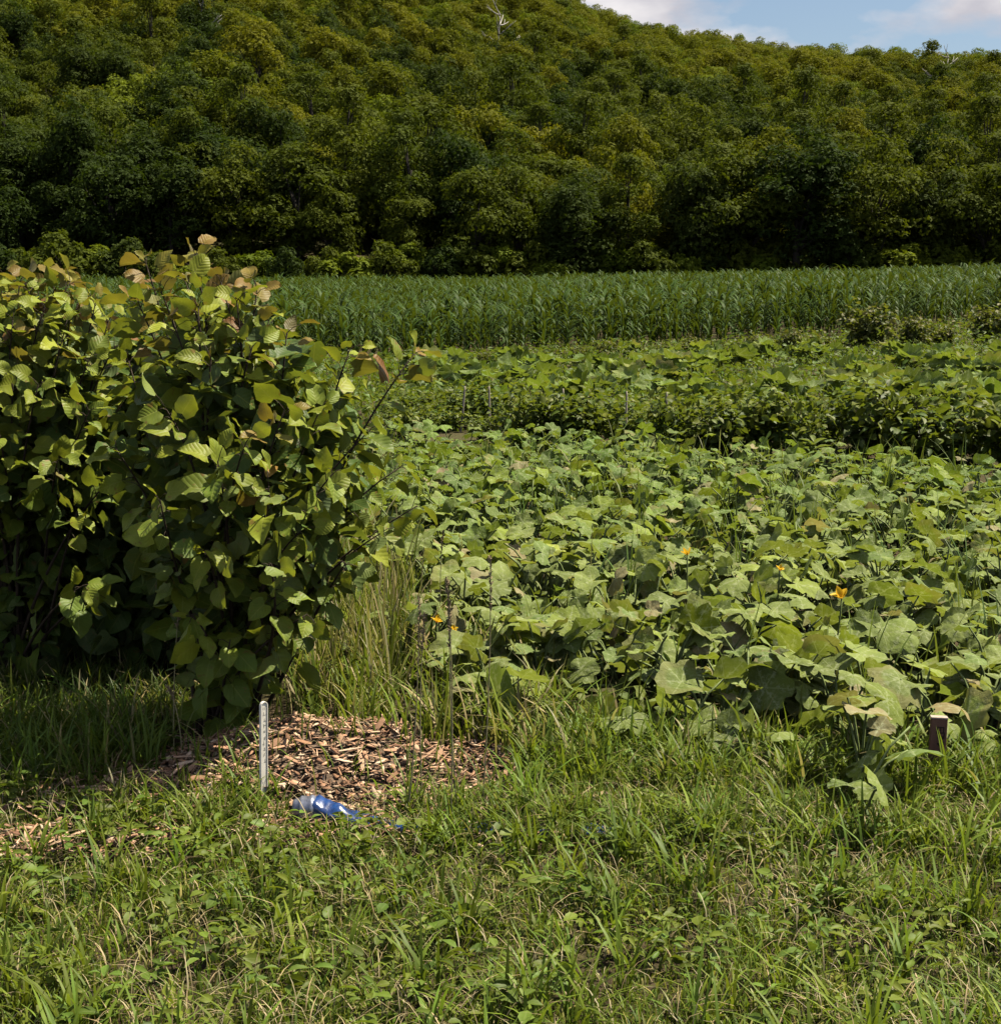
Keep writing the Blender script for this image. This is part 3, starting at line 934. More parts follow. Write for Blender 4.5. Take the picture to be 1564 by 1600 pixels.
def squash_plant(x, y, nleaf, label, group, rad=0.72, hscale=1.0, leafs=None, size=(0.036, 0.104), pale=0.0, tan=0.03, name='squash_plant', tiltk=0.58):
    e = empty(name, (x, y, float(gz(x, y))), label, 'squash plant', group)
    SQ_PLANTS.append(e)
    leafs = leafs or SQ_MESH
    tubes = []
    runners = []
    for k in range(3):
        a = k * 2.1 + rng.uniform(-.5, .5)
        end = np.array([math.cos(a), math.sin(a), 0]) * rad * rng.uniform(0.8, 1.1); end[2] = 0.03
        mid = end * 0.5 + np.array([rng.uniform(-.12, .12), rng.uniform(-.12, .12), 0.05])
        c = bez(np.array([0, 0, 0.0]), mid, end, 7); runners.append(c)
        tubes.append(tube(c, np.linspace(0.011, 0.006, 7), 5))
    for i in range(nleaf):
        c = runners[i % 3]
        t = rng.uniform(0.05, 1.0)
        p0 = np.array([np.interp(t, np.linspace(0, 1, 7), c[:, j]) for j in range(3)])
        a = rng.uniform(0, 6.283); rr = rng.uniform(0.04, 0.17)
        h = hscale * rng.uniform(0.06, 0.28)
        p1 = p0 + np.array([rr * math.cos(a), rr * math.sin(a), h])
        ctrl = p0 + np.array([rr * 0.25 * math.cos(a), rr * 0.25 * math.sin(a), h * 0.75])
        tubes.append(tube(bez(p0, ctrl, p1, 4), np.array([0.006, 0.005, 0.0045, 0.004]), 4))
        tip = np.array([math.cos(a), math.sin(a), rng.uniform(-.35, .15)])
        nrm = np.array([0.10, 0.05, 1.0]) + tiltk * rng.normal(size=3)
        R = frame(tip[None], nrm[None])[0]
        wx, wy = px_of((x + p1[0], y + p1[1], p1[2] + float(gz(x, y))))
        if abs(wx - 1462) < 46 and 1095 < wy < 1172 and y + p1[1] < 5.2: continue
        o = obj('leaf', leafs[rng.integers(len(leafs))], e)
        set_mat(o, R, p1, size[0] + (size[1] - size[0]) * rng.random() ** 1.15)
        q = rng.random()
        g = rng.uniform(0.62, 1.35)
        fresh = np.array((0.112, 0.180, 0.014)); dusty = np.array((0.225, 0.255, 0.066)); yel = np.array((0.24, 0.28, 0.02)); dry = np.array((0.30, 0.22, 0.13))
        cc = fresh * (1 - pale) + dusty * pale
        if q < 0.16: cc = cc * 0.4 + yel * 0.6
        if q > 1 - tan: cc = dry
        elif q > 0.80: cc = cc * np.array((0.7, 0.82, 0.85))
        o.color = (*[float(v) for v in cc * g], 1)
    V, F = join_vf(tubes)
    obj('vine', mesh('vine', V, F, mats=(MAT['stem'],)), e)
    return e

sp = 0.86
y = 5.0; r_ = 0
plant_xy = []
while y < 20:
    x = -3 + (r_ % 2) * sp / 2
    while x < 9:
        xx, yy = x + rng.uniform(-.25, .25), y + rng.uniform(-.25, .25)
        if inside(PATCH, np.array([xx]), np.array([yy]))[0] and xx < yy * 0.345 + 0.5:
            plant_xy.append((xx, yy, r_))
        x += sp
    y += sp * 0.85; r_ += 1
_rows = sorted({r for _, _, r in plant_xy})
for ri, rr in enumerate(_rows):
    for ci, (x, y, _) in enumerate(sorted(p for p in plant_xy if p[2] == rr)):
        look = 'pale mottled' if y < 8.2 else 'fresh green'
        lab = f'squash plant with {look} leaves, {ORD[ci]} from the left in the {ORD[ri]} row'
        depth = 'front' if y < 6.9 else 'middle' if y < 10.5 else 'far side'
        pale = float(np.clip(1.0 - (y - 6.0) / 6.0 + 0.7 * (vnoise(x, y, 1.5) - 0.5), 0.06, 1))
        squash_plant(x, y, 64 if y < 7.5 else 44 if y < 12 else 28, lab, f'squash plants of the {depth} of the patch', pale=pale, tan=0.05 if y < 8.5 else 0.015)

def nearest_plant(p):
    return min(SQ_PLANTS, key=lambda e: (e.location.x - p[0]) ** 2 + (e.location.y - p[1]) ** 2)
for i, (px, py, s, lab) in enumerate([(1315, 936, 0.72, 'open orange blossom'), (1074, 868, 0.55, 'half open orange blossom'), (682, 973, 0.42, 'small orange blossom beside tall grass stalks'), (1218, 892, 0.4, 'small orange blossom'), (708, 985, 0.3, 'small orange blossom low among leaves')]):
    p = G(px, py, 0.34 if i in (0, 1, 3) else 0.27)
    e = nearest_plant(p)
    loc = Vector(p) - e.location
    st = tube(bez(np.array([loc.x * 0.9, loc.y + 0.05, 0.03]), np.array([loc.x, loc.y + 0.02, loc.z * 0.6]), np.array(loc[:]), 5), np.full(5, 0.004), 4)
    ob = obj('blossom', BLOS[i % 3], e, loc, label=lab); ob.scale = (s, s, s); ob.rotation_euler = (rng.uniform(-.5, .3), rng.uniform(-.4, .4), rng.uniform(0, 6))
    obj('flower_stalk', mesh('flower_stalk', *st, mats=(MAT['stem'],)), e)

# upright pointed-leaf squash farther back, right of centre
ups = []
while len(ups) < 69:
    px = rng.uniform(640, 1640); t = (px - 640) / 1000
    ups.append((px, rng.uniform(18.6, 24 + 8 * min(1, 1.3 * (1 - abs(t - 0.6))))))
for i, (px, Y) in enumerate(sorted(ups)):
    x = (px - 782) / F0 * Y
    squash_plant(x, Y, 13, f'upright squash plant with pointed leaves beyond the bush rows, {ORD[i]} from the left', 'upright squash plants beyond the bush rows', rad=0.3, hscale=1.35, leafs=ZUC_MESH, size=(0.12, 0.22), pale=0.22, tan=0.0, name='upright_squash_plant', tiltk=0.8)

# russet young bushes along the edge of the corn
for i, (px, py, s) in enumerate([(700, 566, .5), (760, 560, .55), (815, 556, .6), (860, 552, .6), (905, 548, .6), (950, 545, .7), (1000, 543, .6), (1045, 541, .6), (1085, 540, .7), (1135, 537, .7), (1180, 535, .75), (1225, 533, .8), (1270, 532, .85), (1345, 540, 1.15), (1415, 524, .8), (1460, 520, .8), (1545, 516, 1.0), (1600, 515, .9)]):
    Y = 29.5 + 7.5 * max(0, (px - 760) / 800)
    x = (px - 782) / F0 * Y
    lab = 'largest russet-topped bush, a dark mound against the corn edge' if px == 1345 else f'low russet-topped bush along the corn edge, {ORD[i]} from the left'
    add_bush('russet_bush', ROWR[i % 3], x, Y, s * (0.75 if px < 1300 else 1.0), lab, 'bush', 'russet bushes along the corn edge')

# ------------------------------------------------------------------ field weeds: leaves and grass between the rows
def leafy_cover(name, n, xr, yr, zr, size, base_col, label, keep=None, tm=OVATE, grass=0, gh=(0.15, 0.5)):
    y = rng.uniform(*yr, n); x = rng.uniform(-1, 1, n) * (y * 0.36 + 1.0) if xr is None else rng.uniform(*xr, n)
    k = np.ones(n, bool) if keep is None else keep(x, y)
    x, y = x[k], y[k]; m = len(x)
    hgt = vnoise(x, y, 1.3) * 0.7 + 0.5
    pos = np.c_[x, y, gz(x, y) + rng.uniform(*zr, m) * hgt]
    d = rand_unit(m); d[:, 2] = d[:, 2] * 0.5 - 0.1
    nn = np.array([0, 0, 1.0]) + 0.5 * rng.normal(size=(m, 3))
    parts = []
    idx = rng.integers(0, len(tm), m)
    col = jitter_col(base_col, m, 0.35, 0.2)
    for i in range(len(tm)):
        q = idx == i
        if q.any(): parts.append(scatter(tm[i], frame(d[q], nn[q]), pos[q], rng.uniform(*size, q.sum()), col[q]))
    if grass:
        y = rng.uniform(*yr, grass); x = rng.uniform(-1, 1, grass) * (y * 0.36 + 1.0) if xr is None else rng.uniform(*xr, grass)
        k = np.ones(grass, bool) if keep is None else keep(x, y)
        x, y = x[k], y[k]; m = len(x)
        parts.append(blades(np.c_[x, y, gz(x, y)], rng.uniform(*gh, m) * (0.5 + vnoise(x, y, 1.0)), rng.uniform(.008, .016, m), rng.uniform(0, 6.28, m), rng.uniform(.1, .8, m), jitter_col((0.12, 0.15, 0.03), m, 0.4, 0.2)))
    V, F, U, C = merge(parts)
    return obj(name, mesh(name, V, F, U, C, mats=(MAT['weed'],)), kind='stuff', label=label)

def beyond_rows(x, y):
    px = W0 / 2 + F0 * x / y
    return (y < corn_front(x) + 0.3) & (y > np.interp(px, [0, 600, 1564, 2200], [19, 17.6, 14.2, 13])) & (px > 380)
leafy_cover('field_weeds', 60000, None, (14, 48), (0.01, 0.34), (0.06, 0.14), (0.072, 0.115, 0.012), 'low green weeds and crop leaves covering the plot as far as the corn', beyond_rows, OVATE + LANCE, 24000, (0.10, 0.40))
leafy_cover('squash_undergrowth', 20000, (-2.5, 8), (4.9, 19), (0.01, 0.16), (0.04, 0.10), (0.10, 0.14, 0.030), 'small green weeds filling the gaps between the squash plants', lambda x, y: inside(PATCH, x, y) & (x < y * 0.36 + .6), OVATE + LANCE, 5000, (0.1, 0.4))

def low_squash():
    n = 5200
    y = 4.9 + 13.5 * rng.random(n) ** 1.25; x = rng.uniform(-2.4, 7.5, n)
    k = inside(PATCH, x, y) & (x < y * 0.36 + .6); x, y = x[k], y[k]; n = len(x)
    pos = np.c_[x, y, rng.uniform(0.03, 0.20, n)]
    a = rng.uniform(0, 6.283, n)
    d = np.c_[np.cos(a), np.sin(a), rng.uniform(-.5, .3, n)]; nn = np.array([0.1, 0, 1.0]) + 0.6 * rng.normal(size=(n, 3))
    pale = np.clip(1.0 - (y - 5.8) / 5.0, 0.06, 1)[:, None]
    col = (np.array((0.118, 0.185, 0.018)) * (1 - pale) + np.array((0.215, 0.25, 0.062)) * pale) * rng.uniform(0.55, 1.25, (n, 1))
    dry = rng.random(n) < 0.06
    col[dry] = jitter_col((0.30, 0.21, 0.12), int(dry.sum()))
    w = rng.integers(0, 12, n)
    parts = [scatter(SQUASH[i], frame(d[w == i], nn[w == i]), pos[w == i], rng.uniform(0.035, 0.095, (w == i).sum()), col[w == i]) for i in range(12)]
    V, F, U, C = merge(parts)
    obj('low_squash_leaves', mesh('low_squash_leaves', V, F, U, C, mats=(MAT['squash_a'],)), kind='stuff', label='small low squash leaves carpeting the soil between the plants')
low_squash()

# ------------------------------------------------------------------ hazel bushes
HZ_MESH = [mesh('leaf', *T[:2], uv=T[2], mats=(MAT['hazel_o'],)) for T in HAZEL]
bush_bark = solid_mat('hazel_bark', (0.028, 0.019, 0.013), (0.065, 0.048, 0.033), 70, 0.8)

def hazel_bush(base, tips, label, n_inner, centre, radii, bright=1.0, seed=1, hollow=(-9, 0)):
    g = np.random.default_rng(seed)
    e = empty('hazel_bush', base, label, 'bush', 'hazel bushes')
    base = np.array(base, float)
    pos, dr, nr, size, col, score = [], [], [], [], [], []
    cen = np.array(centre) - base
    camp = np.array([0, 0, CAM_H]) - base
    for ti, tip in enumerate(tips):
        tp = np.array(tip[:3]) - base
        red = tip[3] if len(tip) > 3 else 0.25
        p0 = np.array([g.uniform(-.09, .09), g.uniform(-.09, .09), -0.03])
        horiz = tp * np.array([1, 1, 0])
        ctrl = p0 + horiz * 0.42 + np.array([0, 0, max(tp[2], 0.3) * 0.72]) + g.normal(size=3) * 0.05
        c = bez(p0, ctrl, tp, 12)
        L_ = np.linalg.norm(np.diff(c, axis=0), axis=1).sum()
        parts = [tube(c, np.linspace(0.0095, 0.0022, 12), 5)]
        nl = max(6, int(L_ * 0.74 / 0.046))
        tt = 1 - 0.74 * np.linspace(0, 1, nl)[::-1] ** 1.35 + g.uniform(-.012, .012, nl)
        tan_end = c[-1] - c[-3]
        for j, t in enumerate(np.clip(tt, 0, 1)):
            if hollow[1] and t < 0.8 and np.interp(t, np.linspace(0, 1, 12), c[:, 2]) < hollow[1] and np.interp(t, np.linspace(0, 1, 12), c[:, 1]) < hollow[0]: continue
            q = np.array([np.interp(t, np.linspace(0, 1, 12), c[:, k]) for k in range(3)])
            k = min(10, int(t * 11)); tg = c[k + 1] - c[k]; tg /= np.linalg.norm(tg)
            a = j * 2.4 + ti + g.uniform(-.5, .5)
            sx = np.cross(tg, [0.3, 0.2, 0.9]); sx /= np.linalg.norm(sx); sy = np.cross(tg, sx)
            side = math.cos(a) * sx + math.sin(a) * sy
            out = q - cen; out /= np.linalg.norm(out) + 1e-6
            d = side * 1.0 + tg * 0.35 + out * 0.55 + np.array([0, 0, -0.30])
            d /= np.linalg.norm(d)
            pl = g.uniform(0.03, 0.055)
            pt = q + d * pl + np.array([0, 0, 0.01])
            parts.append(tube(np.array([q, (q + pt) / 2 + [0, 0, .006], pt]), [0.0018, 0.0014, 0.0012], 3))
            apex = max(0.0, (t - 0.80) / 0.2)
            nn = np.array([0.25, -0.05, 0.80 - 0.35 * apex]) + out * 0.55 + (0.72 + 0.15 * apex) * g.normal(size=3)
            sz = 0.090 * g.uniform(0.55, 1.25) * (1 - 0.30 * apex * (1 - red * 0.4))
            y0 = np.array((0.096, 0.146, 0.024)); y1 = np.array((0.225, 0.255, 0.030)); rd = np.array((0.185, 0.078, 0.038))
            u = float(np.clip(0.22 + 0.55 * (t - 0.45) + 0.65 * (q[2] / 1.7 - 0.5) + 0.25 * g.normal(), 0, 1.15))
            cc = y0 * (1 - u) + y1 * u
            if red > 0.35 and tp[2] > 1.15 and apex > 0.1 and g.random() < red + 0.1 * apex:
                f = g.uniform(0.35, 0.95); cc = cc * (1 - f) + rd * f
            if g.random() < 0.008: cc = np.array((0.22, 0.13, 0.03))
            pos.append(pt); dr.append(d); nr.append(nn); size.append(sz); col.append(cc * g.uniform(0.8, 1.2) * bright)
            tocam = camp - q; tocam /= np.linalg.norm(tocam)
            score.append(float(np.dot(out, tocam)) + 0.8 * apex + 0.35 * np.linalg.norm((q - cen) / np.array(radii)))
        V, F = join_vf(parts)
        obj('branch', mesh('branch', V, F, mats=(bush_bark,)), e)
    pos, dr, nr, size, col, score = map(np.array, (pos, dr, nr, size, col, score))
    R = frame(dr, nr)
    order = np.argsort(-score)
    for i in order[:300]:
        o = obj('leaf', HZ_MESH[g.integers(8)], e)
        set_mat(o, R[i], pos[i], size[i]); o.color = (*[float(v) for v in col[i]], 1)
    # the rest, and the leaves deep inside, are one mass
    rest_i = order[300:]
    parts = []
    k = g.normal(size=(n_inner, 3)); k /= np.linalg.norm(k, axis=1, keepdims=True)
    ip = cen + k * (g.uniform(0.15, 1, (n_inner, 1)) ** 0.5) * np.array(radii) * 0.88
    ip = ip[(ip[:, 2] > 0.10) & ~((ip[:, 1] < hollow[0]) & (ip[:, 2] < hollow[1]))]
    m = len(ip)
    di = g.normal(size=(m, 3)); di[:, 2] -= 0.5; ni = np.array([0.2, 0, 0.8]) + 0.6 * g.normal(size=(m, 3))
    ap = np.concatenate([pos[rest_i], ip]); aR = np.concatenate([R[rest_i], frame(di, ni)])
    asz = np.concatenate([size[rest_i], 0.092 * g.uniform(0.7, 1.15, m)]); ac = np.concatenate([col[rest_i], np.array((0.062, 0.105, 0.024)) * g.uniform(0.7, 1.25, (m, 1)) * bright])  # deep leaves get a darker tint that stands for inner shade
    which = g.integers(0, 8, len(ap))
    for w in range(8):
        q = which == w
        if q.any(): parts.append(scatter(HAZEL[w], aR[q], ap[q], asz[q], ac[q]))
    V, F, U, C = merge(parts)
    obj('foliage', mesh('foliage', V, F, U, C, mats=(MAT['hazel_a'],)), e, kind='stuff')
    return e

YB = 5.35
def tipP(px, py, dY=0.0, red=0.25):
    return (*P(px, py, YB + dY), red)
front_tips = [tipP(250, 450, 0.0, .6), tipP(290, 440, -.1, .4), tipP(345, 440, 0.05, .7), tipP(370, 470, -.2, .3), tipP(420, 500, 0.0, .4), tipP(310, 480, -.25, .2), tipP(215, 470, -.05, .5), tipP(470, 590, -.1, .2), tipP(395, 540, -.3, .2), tipP(305, 398, 0.05, 1.0), tipP(228, 412, 0.15, 0.9), tipP(402, 448, -0.1, 1.0), tipP(448, 520, -0.15, 0.9), tipP(547, 545, 0.05, 0.4), tipP(648, 552, 0.0, 0.5),
              tipP(578, 672, -0.15, 0.7), tipP(625, 730, 0.1, 0.3), tipP(652, 790, 0.05, 0.2), tipP(600, 830, -0.2, 0.3), tipP(540, 880, -0.3, 0.2), tipP(480, 960, -0.35, 0.2),
              tipP(445, 640, -0.45, 0.5), tipP(330, 560, -0.35, 0.3), tipP(270, 500, -0.2, 0.4), tipP(360, 480, 0.2, 0.4), tipP(500, 640, -0.3, 0.3), tipP(520, 740, -0.45, 0.2),
              tipP(420, 760, -0.6, 0.2), tipP(340, 720, -0.6, 0.1), tipP(260, 640, -0.5, 0.2), tipP(250, 780, -0.6, 0.1), tipP(320, 860, -0.65, 0.1), tipP(420, 880, -0.6, 0.1),
              tipP(360, 1000, -0.4, 0.1), tipP(300, 960, -0.5, 0.1), tipP(400, 1040, -0.25, 0.1), tipP(320, 1060, -0.3, 0.1), tipP(470, 830, -0.5, 0.2), tipP(550, 800, -0.1, 0.1),
              tipP(200, 560, 0.2, 0.3), tipP(180, 700, -0.3, 0.2), tipP(520, 620, 0.35, 0.2), tipP(460, 560, 0.3, 0.3), tipP(400, 620, 0.45, 0.2), tipP(560, 720, 0.45, 0.2), tipP(300, 600, 0.5, 0.2), tipP(490, 900, 0.1, 0.1), tipP(265, 900, -0.35, 0.1), tipP(385, 690, -0.65, 0.2)]
fb = G(340, 1172)
hazel_bush((fb[0], YB, 0), front_tips, 'leafy hazel bush with reddish shoot tips growing beside the wood chips', 520, P(385, 740, YB), (0.50, 0.52, 0.68), seed=5)
left_tips = []
gl = np.random.default_rng(3)
YL = 6.25
for (px, py, dY, rd) in [(30, 440, -.1, .6), (60, 450, .1, .4), (130, 455, .1, .6), (170, 500, -.2, .2), (70, 480, -.3, .3), (-10, 470, -.2, .4), (110, 480, -.25, .3), (140, 560, -.4, .2), (20, 600, -.5, .2), (-30, 500, .1, .2), (5, 425, 0, .9), (85, 432, 0, 1.0), (110, 440, -.1, .8), (45, 455, -.2, .5), (150, 470, -.1, .4), (20, 500, -.35, .5), (100, 520, -.4, .4), (180, 540, -.3, .3), (-60, 430, 0, .6), (-140, 470, .1, .4),
                        (-40, 540, -.45, .3), (60, 600, -.55, .3), (140, 640, -.55, .2), (0, 680, -.65, .2), (90, 720, -.7, .2), (180, 740, -.5, .2), (120, 800, -.6, .1), (130, 915, -.75, .4), (150, 930, -.72, .4),
                        (200, 620, -.2, .3), (-180, 600, -.2, .2), (-200, 760, -.2, .2), (210, 480, .2, .4), (0, 560, .5, .2), (120, 560, .5, .2), (220, 660, .5, .2), (-90, 650, .5, .2), (250, 760, .3, .1)]:
    left_tips.append((*P(px, py, YL + dY), rd))
lb = G(40, 1100)
back_shade_tips = []  # extra bush added at the back to darken and fill the gap
for (px, py, dY, rd) in [(150, 470, 0, .5), (210, 520, .1, .4), (60, 520, .1, .3), (250, 600, 0, .2), (120, 640, -.3, .2), (200, 700, -.4, .2), (280, 720, 0, .2), (40, 700, -.3, .1), (160, 800, -.5, .1), (240, 850, -.4, .1), (90, 860, -.5, .1), (200, 940, -.4, .1), (130, 980, -.4, .1), (270, 960, -.2, .1), (60, 980, -.3, .1), (330, 820, .1, .1), (0, 900, -.2, .1), (180, 580, .3, .2), (230, 1010, -.3, .1), (160, 1030, -.4, .1), (90, 1040, -.4, .1)]:
    back_shade_tips.append((*P(px, py, 6.95 + dY), rd))
hazel_bush((P(165, 1010, 6.95)[0], 6.95, 0), back_shade_tips, 'hazel bush added to cast shade and fill the gap behind the other two', 1000, P(165, 800, 6.95), (0.66, 0.55, 1.0), seed=21)
inner_shade_tips = []  # extra bush, mostly unseen, added to block sun from the hollow
for (px, py, dY, rd) in [(300, 520, 0, .2), (360, 540, .1, .2), (420, 600, .1, .2), (450, 680, 0, .1), (400, 720, -.2, .1), (330, 650, -.3, .1), (280, 720, -.2, .1), (460, 780, 0, .1), (380, 820, -.3, .1), (300, 830, -.3, .1), (430, 880, -.1, .1), (340, 920, -.3, .1), (270, 920, -.2, .1), (390, 960, -.2, .1), (320, 1000, -.2, .1), (250, 830, 0, .1), (360, 600, .3, .1), (440, 740, .3, .1), (300, 600, .2, .1)]:
    inner_shade_tips.append((*P(px, py, 6.5 + dY), rd))
hazel_bush((P(345, 1030, 6.5)[0], 6.5, 0), inner_shade_tips, 'added dense hazel bush, mostly hidden behind the red-tipped one, shading the hollow', 1900, P(350, 790, 6.5), (0.60, 0.60, 0.98), seed=33)
hazel_bush((lb[0] * YL / lb[1], YL, 0), left_tips, 'broad sunlit hazel bush cut off by the edge of the picture', 1800, P(40, 800, YL), (0.84, 0.66, 0.98), seed=9, hollow=(-0.22, 0.72))

# ------------------------------------------------------------------ wood chips beside the bush
PILE_C = G(480, 1226)
def mound_h(x, y):
    """height of the chip heap over the ground"""
    dx = (x - (PILE_C[0] - 0.06)) / np.where(x > PILE_C[0] - 0.06, 0.80, 0.52); dy = (y - PILE_C[1] - 0.12) / np.where(y > PILE_C[1] + 0.12, 0.5, 0.48)
    r = np.sqrt(dx * dx + dy * dy)
    r = r * (0.88 + 0.3 * vnoise(x + 5, y, 0.22))
    return 0.17 * np.clip(1 - r, 0, 1) ** 1.1 * (0.85 + 0.3 * vnoise(x, y, 0.18)), r
pile = empty('wood_chip_heap', (PILE_C[0], PILE_C[1], 0), 'low heap of tan wood chips beside the white plastic marker stake', 'wood chips')
xs = np.linspace(-1.1, 1.1, 90); ys = np.linspace(-0.75, 0.85, 60)
X, Y = np.meshgrid(xs + PILE_C[0], ys + PILE_C[1])
Hm, Rm = mound_h(X, Y)
Z = np.where(Rm < 1.0, Hm + 0.012, -0.05)
V = np.stack([X - PILE_C[0], Y - PILE_C[1], Z], -1).reshape(-1, 3)
I = np.arange(X.size).reshape(X.shape)
F = np.stack([I[:-1, :-1], I[:-1, 1:], I[1:, 1:], I[1:, :-1]], -1).reshape(-1, 4)
obj('heap_bed', mesh('heap_bed', V, F, mats=(MAT['mound'],)), pile)

def chip_template(seed):
    r = random.Random(seed)
    n = 4
    xs_ = [-1, -0.35, 0.35, 1]
    V = []
    for i, y in enumerate(xs_):
        w = (0.5, 1.0, 0.9, 0.35)[i] * r.uniform(0.7, 1.1); z = r.uniform(-.12, .12); sh = r.uniform(-.25, .25)
        V += [(-w + sh, y, z), (w + sh, y, z + r.uniform(-.2, .2)), (w + sh, y, z - 0.35), (-w + sh, y, z - 0.35)]
    F = []
    for i in range(n - 1):
        for j in range(4):
            a, b, c, d = i * 4 + j, i * 4 + (j + 1) % 4, (i + 1) * 4 + (j + 1) % 4, (i + 1) * 4 + j
            F += [(a, b, c), (a, c, d)]
    F += [(0, 2, 1), (0, 3, 2), (12, 13, 14), (12, 14, 15)]
    V = np.array(V) * np.array([0.5, 0.5, 0.5])
    return V, np.array(F), V[:, :2].copy()
CHIPS = [chip_template(s) for s in range(6)]
CHIP_MESH = [mesh('chip', T[0], T[1], smooth=False, mats=(MAT['chip_o'],)) for T in CHIPS]
CHIP_COLS = np.array([(0.40, 0.28, 0.19), (0.34, 0.22, 0.15), (0.47, 0.35, 0.25), (0.24, 0.15, 0.095), (0.52, 0.43, 0.33), (0.15, 0.09, 0.06), (0.38, 0.24, 0.16)])
def chip_cloud(n, cx, cy, rx, ry, hfun, lo=0.004, hi=0.03):
    a = rng.uniform(0, 6.283, n); r = np.sqrt(rng.random(n)) * rng.choice([1.0, 0.8, 0.9, 1.08, 1.2], n)
    x = cx + rx * r * np.cos(a); y = cy + ry * r * np.sin(a)
    z = hfun(x, y) + rng.uniform(lo, hi, n)
    d = rand_unit(n); d[:, 2] *= 0.30
    nn = np.array([0, 0, 1.0]) + 0.35 * rng.normal(size=(n, 3))
    Ls = rng.lognormal(math.log(0.026), 0.62, n).clip(0.010, 0.16); Ws = 0.006 + 0.018 * rng.random(n) ** 1.6
    S = np.c_[Ws, Ls, rng.uniform(0.005, 0.011, n)]
    C = CHIP_COLS[rng.integers(0, 7, n)] * rng.uniform(0.7, 1.35, (n, 1)) * np.array([1.16, 1.07, 1.02])
    return np.c_[x, y, z], frame(d, nn), S, C
hf = lambda x, y: mound_h(x, y)[0] + 0.010
pos, R, S, C = chip_cloud(6500, PILE_C[0] + 0.14, PILE_C[1] + 0.0, 1.0, 0.54, hf)
big = np.argsort(-(S[:, 1] * S[:, 0]) * (pos[:, 1] < PILE_C[1] + 0.35))[:300]
isbig = np.zeros(len(pos), bool); isbig[big] = True
org = np.array([PILE_C[0], PILE_C[1], 0])
for i in big:
    o = obj('chip', CHIP_MESH[rng.integers(6)], pile)
    Rm_ = R[i] * S[i][None, :]
    o.matrix_local = Matrix([[float(Rm_[a][b]) for b in range(3)] + [float(pos[i][a] - org[a] + (0.006 if a == 2 else 0))] for a in range(3)] + [[0, 0, 0, 1]])
    o.color = (*[float(v) for v in C[i]], 1)
parts = []
rest_m = ~isbig
wh = rng.integers(0, 6, len(pos))
for w in range(6):
    q = rest_m & (wh == w)
    parts.append(scatter(CHIPS[w], R[q], pos[q] - org, S[q], C[q]))
V, F, U, CC = merge(parts)
obj('small_chips', mesh('small_chips', V, F, U, CC, smooth=False, mats=(MAT['chip'],)), pile, kind='stuff')
# a thin spill of chips and dry stems at the left of the lawn
p2 = G(60, 1330)
pos, R, S, C = chip_cloud(420, p2[0], p2[1], 0.42, 0.16, lambda x, y: 0 * x + 0.02)
parts = [scatter(CHIPS[w], R[w::6], pos[w::6], S[w::6], C[w::6]) for w in range(6)]
V, F, U, CC = merge(parts)
obj('scattered_chips', mesh('scattered_chips', V, F, U, CC, smooth=False, mats=(MAT['chip'],)), kind='stuff', label='thin spill of wood chips and dry stems in the grass')

